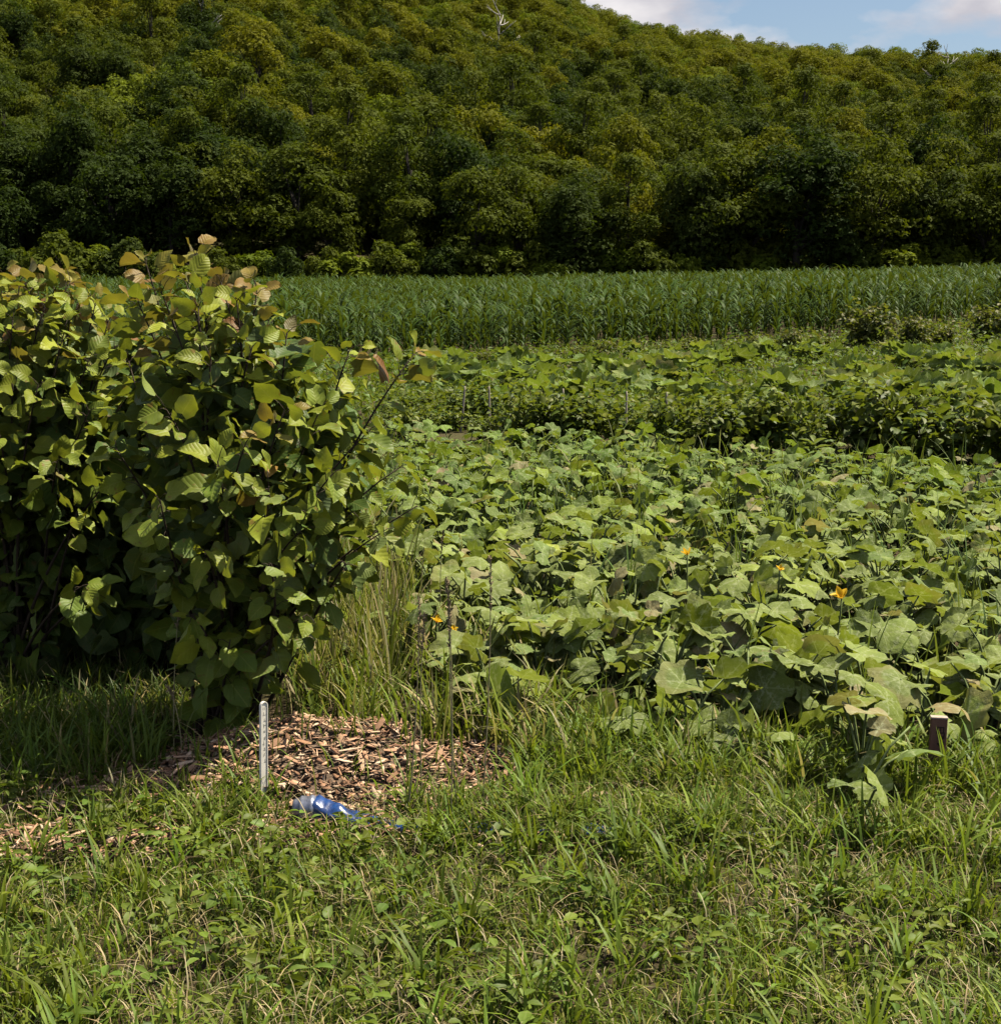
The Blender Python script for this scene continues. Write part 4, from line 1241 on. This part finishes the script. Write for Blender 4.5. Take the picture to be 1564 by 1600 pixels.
# ------------------------------------------------------------------ white marker stake
def marker_stake():
    b = G(412, 1270); Y0 = float(b[1])
    top = P(413, 1096, Y0)
    H = float(top[2])
    x0 = float(b[0]); w, d = 0.0135, 0.0045
    m, t, N_, L_ = new_mat('white_plastic')
    out = N_('ShaderNodeOutputMaterial'); p = N_('ShaderNodeBsdfPrincipled'); tc_ = N_('ShaderNodeTexCoord')
    n1 = noise(t, 18, 5, 0.6, tc_.outputs['Object'])
    sp_ = N_('ShaderNodeSeparateXYZ'); L_(tc_.outputs['Object'], sp_.inputs[0])
    dirt = M(t, 'MULTIPLY', mrange(t, sp_.outputs[2], 0.02, 0.14, 1, 0.15), mrange(t, n1, 0.35, 0.7))
    c = mixc(t, dirt, (0.80, 0.76, 0.66), (0.42, 0.35, 0.24))
    L_(c, p.inputs['Base Color']); p.inputs['Roughness'].default_value = 0.45
    p.inputs['Specular IOR Level'].default_value = 0.4
    L_(p.outputs[0], out.inputs['Surface'])
    prof = [(-w, -0.1)] + [(-w, z) for z in np.linspace(0.0, H - w, 8)] + [(w * math.cos(a), H - w + w * math.sin(a)) for a in np.linspace(math.pi * 0.9, math.pi * 0.1, 7)] + [(w, z) for z in np.linspace(H - w, 0.0, 8)] + [(w, -0.1)]
    n = len(prof)
    # slight channel section: raised edges, recessed face
    Vf = [(x, -d, z) for x, z in prof] + [(x * 0.80, -d, 0 + (z if z < H - w else H - w + (z - H + w) * 0.8)) for x, z in prof] + [(x * 0.76, -d + 0.0022, (z if z < H - w else H - w + (z - H + w) * 0.76)) for x, z in prof] + [(x, d, z) for x, z in prof]
    F = []
    for i in range(n):
        j = (i + 1) % n
        F += [(i, j, n + j, n + i), (n + i, n + j, 2 * n + j, 2 * n + i), (j, i, 3 * n + i, 3 * n + j)]
    me = bpy.data.meshes.new('marker_blade')
    me.from_pydata(Vf, [], F + [tuple(range(2 * n, 3 * n)), tuple(reversed(range(3 * n, 4 * n)))])
    me.materials.append(m)
    e = empty('marker_stake', (x0, Y0, 0.0), 'narrow white plastic marker stake with rounded top standing in wood chips', 'marker stake')
    o = obj('stake_blade', me, e)
    # faded embossed characters running down the stake
    ink = solid_mat('faded_ink', (0.20, 0.19, 0.16), (0.33, 0.31, 0.27), 90, 0.8)
    r = random.Random(4)
    z = H - 0.022
    k = 0
    while z > H * 0.42:
        V, F = [], []
        for s in range(r.choice((2, 3, 3))):
            vert = r.random() < 0.5
            cx_, cz_ = r.uniform(-.004, .004), z + r.uniform(-.004, .004)
            a, b_ = ((0.0008, 0.0042) if vert else (0.0045, 0.0008))
            q = len(V)
            yy = -d + 0.0019 - 0.0001 * s
            V += [(cx_ - a, yy, cz_ - b_), (cx_ + a, yy, cz_ - b_), (cx_ + a, yy, cz_ + b_), (cx_ - a, yy, cz_ + b_)]
            F.append((q, q + 1, q + 2, q + 3))
        me2 = bpy.data.meshes.new('character'); me2.from_pydata(V, [], F); me2.materials.append(ink)
        obj('character', me2, e)
        z -= 0.0185; k += 1
    e.rotation_euler = (0.02, 0.012, 0.85)
marker_stake()

# ------------------------------------------------------------------ blue lay-flat hose in the grass
def hose():
    m, t, N_, L_ = new_mat('blue_vinyl')
    out = N_('ShaderNodeOutputMaterial'); p = N_('ShaderNodeBsdfPrincipled'); tc_ = N_('ShaderNodeTexCoord')
    n1 = noise(t, 26, 5, 0.6, tc_.outputs['Object'])
    c = mixc(t, mrange(t, n1, 0.35, 0.65), (0.005, 0.018, 0.085), (0.014, 0.058, 0.21))
    L_(c, p.inputs['Base Color']); p.inputs['Roughness'].default_value = 0.28; p.inputs['Specular IOR Level'].default_value = 0.6
    b_ = N_('ShaderNodeBump'); b_.inputs['Strength'].default_value = 0.35; b_.inputs['Distance'].default_value = 0.006
    L_(n1, b_.inputs['Height']); L_(b_.outputs[0], p.inputs['Normal']); L_(p.outputs[0], out.inputs['Surface'])
    path_px = [(492, 1292), (530, 1294), (580, 1297), (650, 1301), (760, 1303), (900, 1306), (1000, 1308), (1060, 1308), (1130, 1308), (1170, 1309), (1200, 1310), (1230, 1311)]
    pts = np.array([G(*q) for q in path_px])
    tt = np.linspace(0, 1, len(pts)); td = np.linspace(0, 1, 90)
    c = np.stack([np.interp(td, tt, pts[:, k]) for k in range(3)], 1)
    o0 = c[0].copy()
    tan = np.gradient(c, axis=0); tan /= np.linalg.norm(tan, axis=1, keepdims=True)
    sd = np.cross(tan, [0, 0, 1.0]); sd /= np.linalg.norm(sd, axis=1, keepdims=True)
    sides = 14
    th = np.arange(sides) * 2 * math.pi / sides
    r = random.Random(2)
    puff = np.interp(td, [0, 0.03, 0.10, 0.2, 1], [0.95, 1.0, 0.75, 0.20, 0.05]) * (1 + 0.05 * np.sin(td * 150) + 0.07 * np.sin(td * 71 + 1))
    rw = 0.040 * np.interp(td, [0, 0.2, 1], [0.92, 1.1, 1.2])
    V = c[:, None] - o0 + sd[:, None] * (rw[:, None] * np.cos(th)[None])[:, :, None] + np.array([0, 0, 1.0]) * ((0.034 * puff)[:, None] * (1 + np.sin(th))[None] + 0.006 * np.sin(3 * th[None] + 40 * td[:, None]))[:, :, None]
    V[:, :, 2] += (0.012 + 0.012 * np.interp(td, [0, 0.12], [1, 0]))[:, None]
    F = []
    n = len(c)
    for i in range(n - 1):
        for j in range(sides):
            k = (j + 1) % sides
            F.append((i * sides + j, i * sides + k, (i + 1) * sides + k, (i + 1) * sides + j))
    e = empty('irrigation_hose', (o0[0], o0[1], 0), 'blue vinyl irrigation hose lying half hidden in the grass with a shiny end', 'hose')
    obj('hose_tube', mesh('hose_tube', V.reshape(-1, 3), np.array(F), mats=(m,)), e)
    # shiny crimped end piece
    m2, t, N_, L_ = new_mat('glossy_fitting')
    out = N_('ShaderNodeOutputMaterial'); p = N_('ShaderNodeBsdfPrincipled')
    tc_ = N_('ShaderNodeTexCoord'); n1 = noise(t, 60, 4, 0.6, tc_.outputs['Object'])
    c_ = mixc(t, mrange(t, n1, 0.3, 0.7), (0.16, 0.17, 0.22), (0.34, 0.36, 0.44)); L_(c_, p.inputs['Base Color'])
    p.inputs['Metallic'].default_value = 0.6; p.inputs['Roughness'].default_value = 0.3
    L_(p.outputs[0], out.inputs['Surface'])
    x = np.array([-0.066, -0.064, -0.055, -0.042, -0.040, -0.036, -0.015, -0.011, -0.006, 0.004])
    rr = np.array([0.010, 0.026, 0.031, 0.034, 0.039, 0.039, 0.038, 0.042, 0.042, 0.038])
    V, F = tube(np.c_[x, np.zeros((len(x), 2))], rr, 18)
    o = obj('end_fitting', mesh('end_fitting', V, F, mats=(m2,)), e, (0, 0, 0.056))
hose()

# ------------------------------------------------------------------ small lettered wooden tag at the squash edge
def plot_tag():
    Y0 = float(G(1464, 1232)[1])
    top = P(1465, 1121, Y0)
    w = 13.0 / F0 * Y0; H = float(top[2])
    m = solid_mat('tag_wood', (0.10, 0.052, 0.036), (0.18, 0.095, 0.065), 40, 0.7, 0.25, 0.3, 0.003, (1, 1, 0.2))
    pale = solid_mat('tag_end_grain', (0.30, 0.24, 0.20), (0.42, 0.34, 0.28), 80, 0.8)
    ink = solid_mat('tag_ink', (0.012, 0.010, 0.010), (0.03, 0.022, 0.02), 80, 0.6)
    e = empty('plot_tag', (float(top[0]), Y0, 0), 'small reddish-brown wooden tag with dark lettering among the front squash leaves', 'plot tag')
    def box(x0, x1, y0, y1, z0, z1, bev=0.002):
        import bmesh
        bm = bmesh.new(); bmesh.ops.create_cube(bm, size=1)
        for v in bm.verts:
            v.co = Vector(((x0 + x1) / 2 + v.co.x * (x1 - x0), (y0 + y1) / 2 + v.co.y * (y1 - y0), (z0 + z1) / 2 + v.co.z * (z1 - z0)))
        bmesh.ops.bevel(bm, geom=list(bm.edges), offset=bev, segments=1, affect='EDGES')
        me = bpy.data.meshes.new('board'); bm.to_mesh(me); bm.free(); return me
    obj('tag_post', box(-w, w, -0.012, 0.012, -0.1, H - 0.003), e, mat=m)
    obj('tag_cap', box(-w - 0.001, w + 0.001, -0.013, 0.013, H - 0.003, H + 0.003, 0.001), e, mat=pale)
    # letters, turned on their side as on the tag
    strokes = [[(-.3, .9, .5, .9), (-.3, .9, -.3, .45), (.1, .9, .1, .5), (.5, .9, .5, .4)], [(-.4, .3, .6, .3), (.6, .3, .6, -.1), (.6, -.1, .0, -.1), (.0, .3, .0, -.1)],
               [(-.2, -.25, .6, -.25), (.6, -.25, .1, -.5), (.1, -.5, .6, -.75)], [(-.2, -.9, .6, -.9), (-.2, -.9, .2, -1.2), (.2, -1.2, .6, -.9)]]
    for st in strokes:
        V, F = [], []
        for q, (ax, az, bx, bz) in enumerate(st):
            a = np.array([ax, az]); b = np.array([bx, bz]); dd = (b - a) / np.linalg.norm(b - a); nrm = np.array([-dd[1], dd[0]]) * 0.075
            a = a - dd * .06; b = b + dd * .06
            yy = -0.0124 - 0.0003 * q; k = len(V)
            for pnt in (a + nrm, a - nrm, b - nrm, b + nrm):
                V.append((pnt[0] * w * 0.9 + 0.1 * w, yy, H - 0.03 + (pnt[1] - 0.9) * 0.030))
            F.append((k, k + 1, k + 2, k + 3))
        me = bpy.data.meshes.new('letter'); me.from_pydata(V, [], F); me.materials.append(ink); obj('letter', me, e)
    e.rotation_euler = (0.0, 0.02, -0.12)
plot_tag()

# ------------------------------------------------------------------ grass
def on_pile(x, y):
    return mound_h(x, y)[1] < 1.0
def lawn():
    parts, dead, weeds = [], [], []
    def field(n, y0, y1, xm=0.42, pw=1.0):
        y = y0 + (y1 - y0) * rng.random(n) ** pw
        x = rng.uniform(-1, 1, n) * (y * xm + 0.5)
        return x, y
    def limit(x, y):   # the lawn ends at the squash, the bushes and the chips
        px = W0 / 2 + F0 * x / y
        yb = np.interp(px, [-400, 0, 250, 300, 620, 760, 900, 1060, 1300, 1900], [5.9, 5.6, 5.2, 4.62, 4.55, 4.75, 5.2, 5.25, 5.15, 5.0])
        hosegap = (px > 425) & (px < 650) & (y > 4.25) & (y < 4.56) & (rng.random(len(x)) < 0.08)
        return (y < yb) & ~hosegap & ~(on_pile(x, y) & (rng.random(len(x)) > 0.05 + 0.35 * np.clip(mound_h(x, y)[1] - 0.6, 0, 1)))
    x, y = field(120000, 2.6, 6.0)
    k = limit(x, y) & (rng.random(len(x)) < 0.45 + 0.9 * vnoise(x + 11, y, 0.28)); x, y = x[k], y[k]; n = len(x)
    thick = vnoise(x, y, 0.35)
    hh = rng.uniform(0.022, 0.075, n) * (0.4 + 1.2 * thick) * (1 + 1.1 * ss(4.2, 5.0, y))
    tone = vnoise(x + 40, y, 0.5)[:, None]
    col = jitter_col((0.104, 0.156, 0.015), n, 0.6, 0.22) * (0.7 + 0.6 * tone)
    yel = rng.random(n) < 0.12 + 0.22 * vnoise(x - 30, y, 0.45)
    col[yel] = jitter_col((0.28, 0.265, 0.085), int(yel.sum()), 0.35, 0.15)
    parts.append(blades(np.c_[x, y, np.zeros(n) - 0.005], hh, 0.0030 + 0.0065 * rng.random(n) ** 1.6, rng.uniform(0, 6.283, n), rng.uniform(0.1, 1.05, n), col))
    # broader, longer crabgrass blades in tufts
    tx, ty = field(480, 2.7, 5.6)
    k = limit(tx, ty); tx, ty = tx[k], ty[k]
    m = rng.integers(6, 16, len(tx)); ti = np.repeat(np.arange(len(tx)), m)
    x = tx[ti] + rng.normal(0, 0.018, len(ti)); y = ty[ti] + rng.normal(0, 0.018, len(ti)); n = len(ti)
    big = (0.7 + 0.7 * rng.random(len(tx)))[ti]
    col = jitter_col((0.118, 0.172, 0.018), len(tx), 0.35, 0.18)[ti] * rng.uniform(0.8, 1.2, (n, 1))
    parts.append(blades(np.c_[x, y, np.zeros(n) - .005], rng.uniform(0.09, 0.21, n) * big, rng.uniform(0.008, 0.014, n), rng.uniform(0, 6.283, n), rng.uniform(0.2, 1.0, n), col, 5))
    V, F, U, C = merge(parts)
    obj('lawn_grass', mesh('lawn_grass', V, F, U, C, mats=(MAT['grass'],)), kind='stuff', label='rough green lawn grass in the foreground')
    # dry clippings and dead blades
    x, y = field(28000, 2.6, 5.8); k = limit(x, y) & (rng.random(len(x)) < 0.10 + 1.2 * vnoise(x, y, 0.5) ** 2); x, y = x[k], y[k]; n = len(x)
    col = jitter_col((0.34, 0.27, 0.15), n, 0.35, 0.1)
    d = blades(np.c_[x, y, rng.uniform(0.004, 0.05, n)], rng.uniform(0.03, 0.11, n), rng.uniform(0.002, 0.0045, n), rng.uniform(0, 6.283, n), rng.uniform(0.3, 1.5, n), col, 3)
    V, F, U, C = d
    V = V.copy(); V[:, 2] = np.maximum(V[:, 2], 0.006)
    obj('dry_grass', mesh('dry_grass', V, F, U, C, mats=(MAT['straw'],)), kind='stuff', label='straw-coloured dead grass blades lying through the lawn')
    # small broad-leaved weeds
    tx, ty = field(1050, 2.7, 5.5); k = limit(tx, ty) & (vnoise(tx, ty, 0.4) > 0.3); tx, ty = tx[k], ty[k]
    m = rng.integers(6, 13, len(tx)); ti = np.repeat(np.arange(len(tx)), m); n = len(ti)
    a = rng.uniform(0, 6.283, n); r = rng.uniform(0.004, 0.028, n)
    pos = np.c_[tx[ti] + r * np.cos(a), ty[ti] + r * np.sin(a), rng.uniform(0.02, 0.10, n)]
    dd = np.c_[np.cos(a), np.sin(a), rng.uniform(-.1, .6, n)]; nn = np.array([0, 0, 1.0]) + 0.4 * rng.normal(size=(n, 3))
    col = jitter_col((0.105, 0.150, 0.020), len(tx), 0.35, 0.2)[ti] * rng.uniform(0.85, 1.15, (n, 1))
    T = OVATE + LANCE
    w = np.where(rng.random(n) < 0.35, rng.integers(0, 3, n), rng.integers(3, 6, n))
    parts = [scatter(T[i], frame(dd[w == i], nn[w == i]), pos[w == i], rng.uniform(0.018, 0.048, (w == i).sum()), col[w == i]) for i in range(6)]
    V, F, U, C = merge(parts)
    obj('lawn_weeds', mesh('lawn_weeds', V, F, U, C, mats=(MAT['weed'],)), kind='stuff', label='small broad-leaved weeds spread through the lawn')
lawn()

def tall_grass():
    parts = []
    def band(poly_px, ntuft, per, hr, wr, col, spread=0.03, dryfrac=0.12, br=(0.15, 0.9)):
        poly = [G(*q)[:2] for q in poly_px]
        xs_ = [p[0] for p in poly]; ys_ = [p[1] for p in poly]
        tx = rng.uniform(min(xs_), max(xs_), ntuft * 3); ty = rng.uniform(min(ys_), max(ys_), ntuft * 3)
        k = inside(poly, tx, ty); tx, ty = tx[k][:ntuft], ty[k][:ntuft]
        m = rng.integers(per[0], per[1], len(tx)); ti = np.repeat(np.arange(len(tx)), m); n = len(ti)
        x = tx[ti] + rng.normal(0, spread, n); y = ty[ti] + rng.normal(0, spread, n)
        c = jitter_col(col, len(tx), 0.35, 0.2)[ti] * rng.uniform(0.75, 1.25, (n, 1))
        dry = rng.random(n) < dryfrac
        c[dry] = jitter_col((0.30, 0.25, 0.13), int(dry.sum()), 0.3, 0.1)
        big = (0.65 + 0.6 * rng.random(len(tx)))[ti]
        z = np.where(on_pile(x, y), mound_h(x, y)[0], 0)
        parts.append(blades(np.c_[x, y, z - 0.01], rng.uniform(*hr, n) * big, rng.uniform(*wr, n), rng.uniform(0, 6.283, n), rng.uniform(*br, n), c, 6))
    # between the chips and the squash
    band([(560, 1190), (760, 1205), (960, 1215), (900, 1130), (760, 1040), (600, 960), (470, 1020), (470, 1130)], 260, (7, 13), (0.12, 0.34), (0.007, 0.018), (0.125, 0.165, 0.022), dryfrac=0.3)
    band([(430, 1120), (620, 1130), (640, 960), (560, 880), (440, 960)], 110, (7, 13), (0.3, 0.6), (0.006, 0.014), (0.13, 0.155, 0.025), dryfrac=0.5, br=(0.08, 0.5))
    # along the front of the squash
    band([(860, 1235), (1100, 1250), (1800, 1270), (1800, 1215), (1300, 1195), (1060, 1180), (900, 1150)], 400, (6, 12), (0.08, 0.24), (0.008, 0.018), (0.115, 0.170, 0.020), dryfrac=0.06)
    # coarse grass at the foot of the dark bushes
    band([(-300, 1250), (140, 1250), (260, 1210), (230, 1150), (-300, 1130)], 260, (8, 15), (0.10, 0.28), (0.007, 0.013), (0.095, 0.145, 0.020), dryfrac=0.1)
    band([(-300, 1160), (330, 1150), (420, 1120), (380, 960), (-300, 960)], 200, (6, 12), (0.06, 0.18), (0.006, 0.011), (0.080, 0.105, 0.026), dryfrac=0.25)  # tint darkened to imitate shade in the hollow
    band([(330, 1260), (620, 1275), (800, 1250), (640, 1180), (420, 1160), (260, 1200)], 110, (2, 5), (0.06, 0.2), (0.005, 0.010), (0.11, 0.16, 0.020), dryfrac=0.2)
    band([(-300, 1150), (340, 1150), (340, 1060), (-300, 1060)], 300, (7, 12), (0.06, 0.18), (0.006, 0.012), (0.055, 0.085, 0.015), dryfrac=0.15)  # dark-tinted grass laid over a sunlit strip of soil to read as shade
    # around and in front of the chips
    band([(120, 1330), (420, 1300), (440, 1250), (180, 1260)], 80, (7, 13), (0.08, 0.18), (0.006, 0.011), (0.11, 0.16, 0.020), dryfrac=0.08)
    band([(640, 1335), (900, 1335), (1500, 1345), (1500, 1305), (840, 1275), (640, 1285)], 240, (7, 13), (0.08, 0.18), (0.006, 0.011), (0.11, 0.16, 0.020), dryfrac=0.08)
    # scattered high tufts out of the patch
    band([(760, 1100), (1564, 1150), (1564, 760), (800, 760)], 60, (5, 9), (0.35, 0.60), (0.007, 0.014), (0.09, 0.14, 0.03), dryfrac=0.05, br=(0.1, 0.6))
    # rank grass behind the hazels
    band([(380, 960), (640, 900), (600, 700), (380, 700)], 160, (7, 12), (0.25, 0.5), (0.006, 0.012), (0.12, 0.14, 0.035), dryfrac=0.3)
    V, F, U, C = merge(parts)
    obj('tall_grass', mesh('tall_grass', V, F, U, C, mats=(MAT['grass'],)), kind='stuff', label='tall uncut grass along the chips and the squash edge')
tall_grass()

# single flowering grass stalks that stand clear of the rest
stalk_m = solid_mat('grass_stalk', (0.22, 0.20, 0.09), (0.34, 0.29, 0.16), 40, 0.7, 0.25)
seed_m = solid_mat('grass_seed', (0.20, 0.14, 0.08), (0.36, 0.28, 0.17), 120, 0.85, 0.15)
STALKS = [(636, 1290, 655, 938, 'curved pale grass stalk with a drooping seed head, first to rise out of the chips'),
          (660, 1260, 664, 960, 'straight thin grass stalk close beside the curved one'),
          (704, 1300, 698, 900, 'straw-coloured grass stalk with the longest seed head'),
          (716, 1285, 703, 945, 'thick pale dry stalk with a bent sheath near its base'),
          (752, 1280, 766, 870, 'tallest grass stalk, a thin line rising in front of the squash leaves'),
          (272, 1190, 283, 925, 'thin pale grass stalk standing against the dark gap under the bush'),
          (285, 1200, 262, 1075, 'short grass stalk with a bent tip in front of the dark gap'),
          (690, 1010, 693, 830, 'green grass stalk with a slim seed head at the edge of the squash leaves')]
for i, (bx, by, tx, ty, lab) in enumerate(STALKS):
    b = G(bx, by); t = P(tx, ty, float(b[1]) + rng.uniform(-.05, .05))
    z0 = float(np.where(on_pile(b[0], b[1]), mound_h(b[0], b[1])[0], 0))
    b0 = np.array([0, 0, z0 - 0.01]); tp = t - np.array([b[0], b[1], 0])
    c = bez(b0, (b0 + tp) / 2 + np.array([(-1) ** i * 0.02, 0.01, 0.06]), tp, 12)
    e = empty('grass_stalk', (b[0], b[1], 0), lab, 'grass stalk', 'tall grass stalks')
    obj('stem', mesh('stem', *tube(c, np.linspace(0.0026, 0.0011, 12), 5), mats=(stalk_m,)), e)
    # seed head: short spikelets along the top quarter
    g = np.random.default_rng(i); n = 70
    tt = g.uniform(0.76, 1.0, n)
    q = np.stack([np.interp(tt, np.linspace(0, 1, 12), c[:, j]) for j in range(3)], 1)
    d = g.normal(size=(n, 3)) * 0.45 + np.array([0, 0, 1.0])
    V, F, U, C = scatter(LANCE[0], frame(d, g.normal(size=(n, 3))), q, 0.012 * g.uniform(.7, 1.3, n), np.ones((n, 3)))
    obj('seed_head', mesh('seed_head', V, F, mats=(seed_m,)), e, kind='stuff')
    base = np.tile(b0, (3, 1)) + np.array([[0, 0, 0.02], [0, 0, 0.09], [0, 0, 0.16]])
    col = jitter_col((0.13, 0.16, 0.04), 3)
    V, F, U, C = blades(base, np.array([0.24, 0.2, 0.17]), np.full(3, 0.007), g.uniform(0, 6, 3), np.array([0.5, 0.7, 0.6]), col, 6)
    nv = len(V) // 3; nf = len(F) // 3
    for j in range(3):
        obj('leaf', mesh('leaf', V[j * nv:(j + 1) * nv], F[:nf], U[:nv], C[j * nv:(j + 1) * nv], mats=(MAT['grass'],)), e)

# tall pale weed that tops the squash in front of the bush row
def tall_weed(px, py, top_py, lab, n=22, size=0.16):
    b = G(px, py); t = P(px + 4, top_py, float(b[1]))
    H = float(t[2])
    e = empty('tall_weed', (b[0], b[1], 0), lab, 'weed')
    c = bez(np.array([0, 0, -.02]), np.array([0.03, 0, H * 0.5]), np.array([0.0, 0, H]), 8)
    obj('stem', mesh('stem', *tube(c, np.linspace(0.008, 0.003, 8), 5), mats=(MAT['stem'],)), e)
    for i in range(n):
        f = 0.25 + 0.75 * (i / (n - 1)); a = i * 2.4
        d = np.array([[math.cos(a), math.sin(a), 0.25 + 0.6 * f]]); nn = np.array([[0, 0, 1.0]]) - 0.3 * d
        Rm = frame(d, nn)
        V, F, U, C = scatter(LANCE[i % 3], Rm, np.zeros((1, 3)), np.array([size * (1.1 - 0.45 * f)]), jitter_col((0.14, 0.19, 0.055), 1))
        o = obj('leaf', mesh('leaf', V, F, U, C, mats=(MAT['weed'],)), e, (0.0, 0, H * f))
tall_weed(1270, 745, 690, 'tall pale-leaved weed topping the far squash leaves before a dark bush', 20, 0.19)
tall_weed(1190, 760, 712, 'shorter leafy weed standing beside the tallest one', 16, 0.14)
tall_weed(1090, 800, 705, 'dark leafy weed rising from the middle of the squash', 24, 0.10)
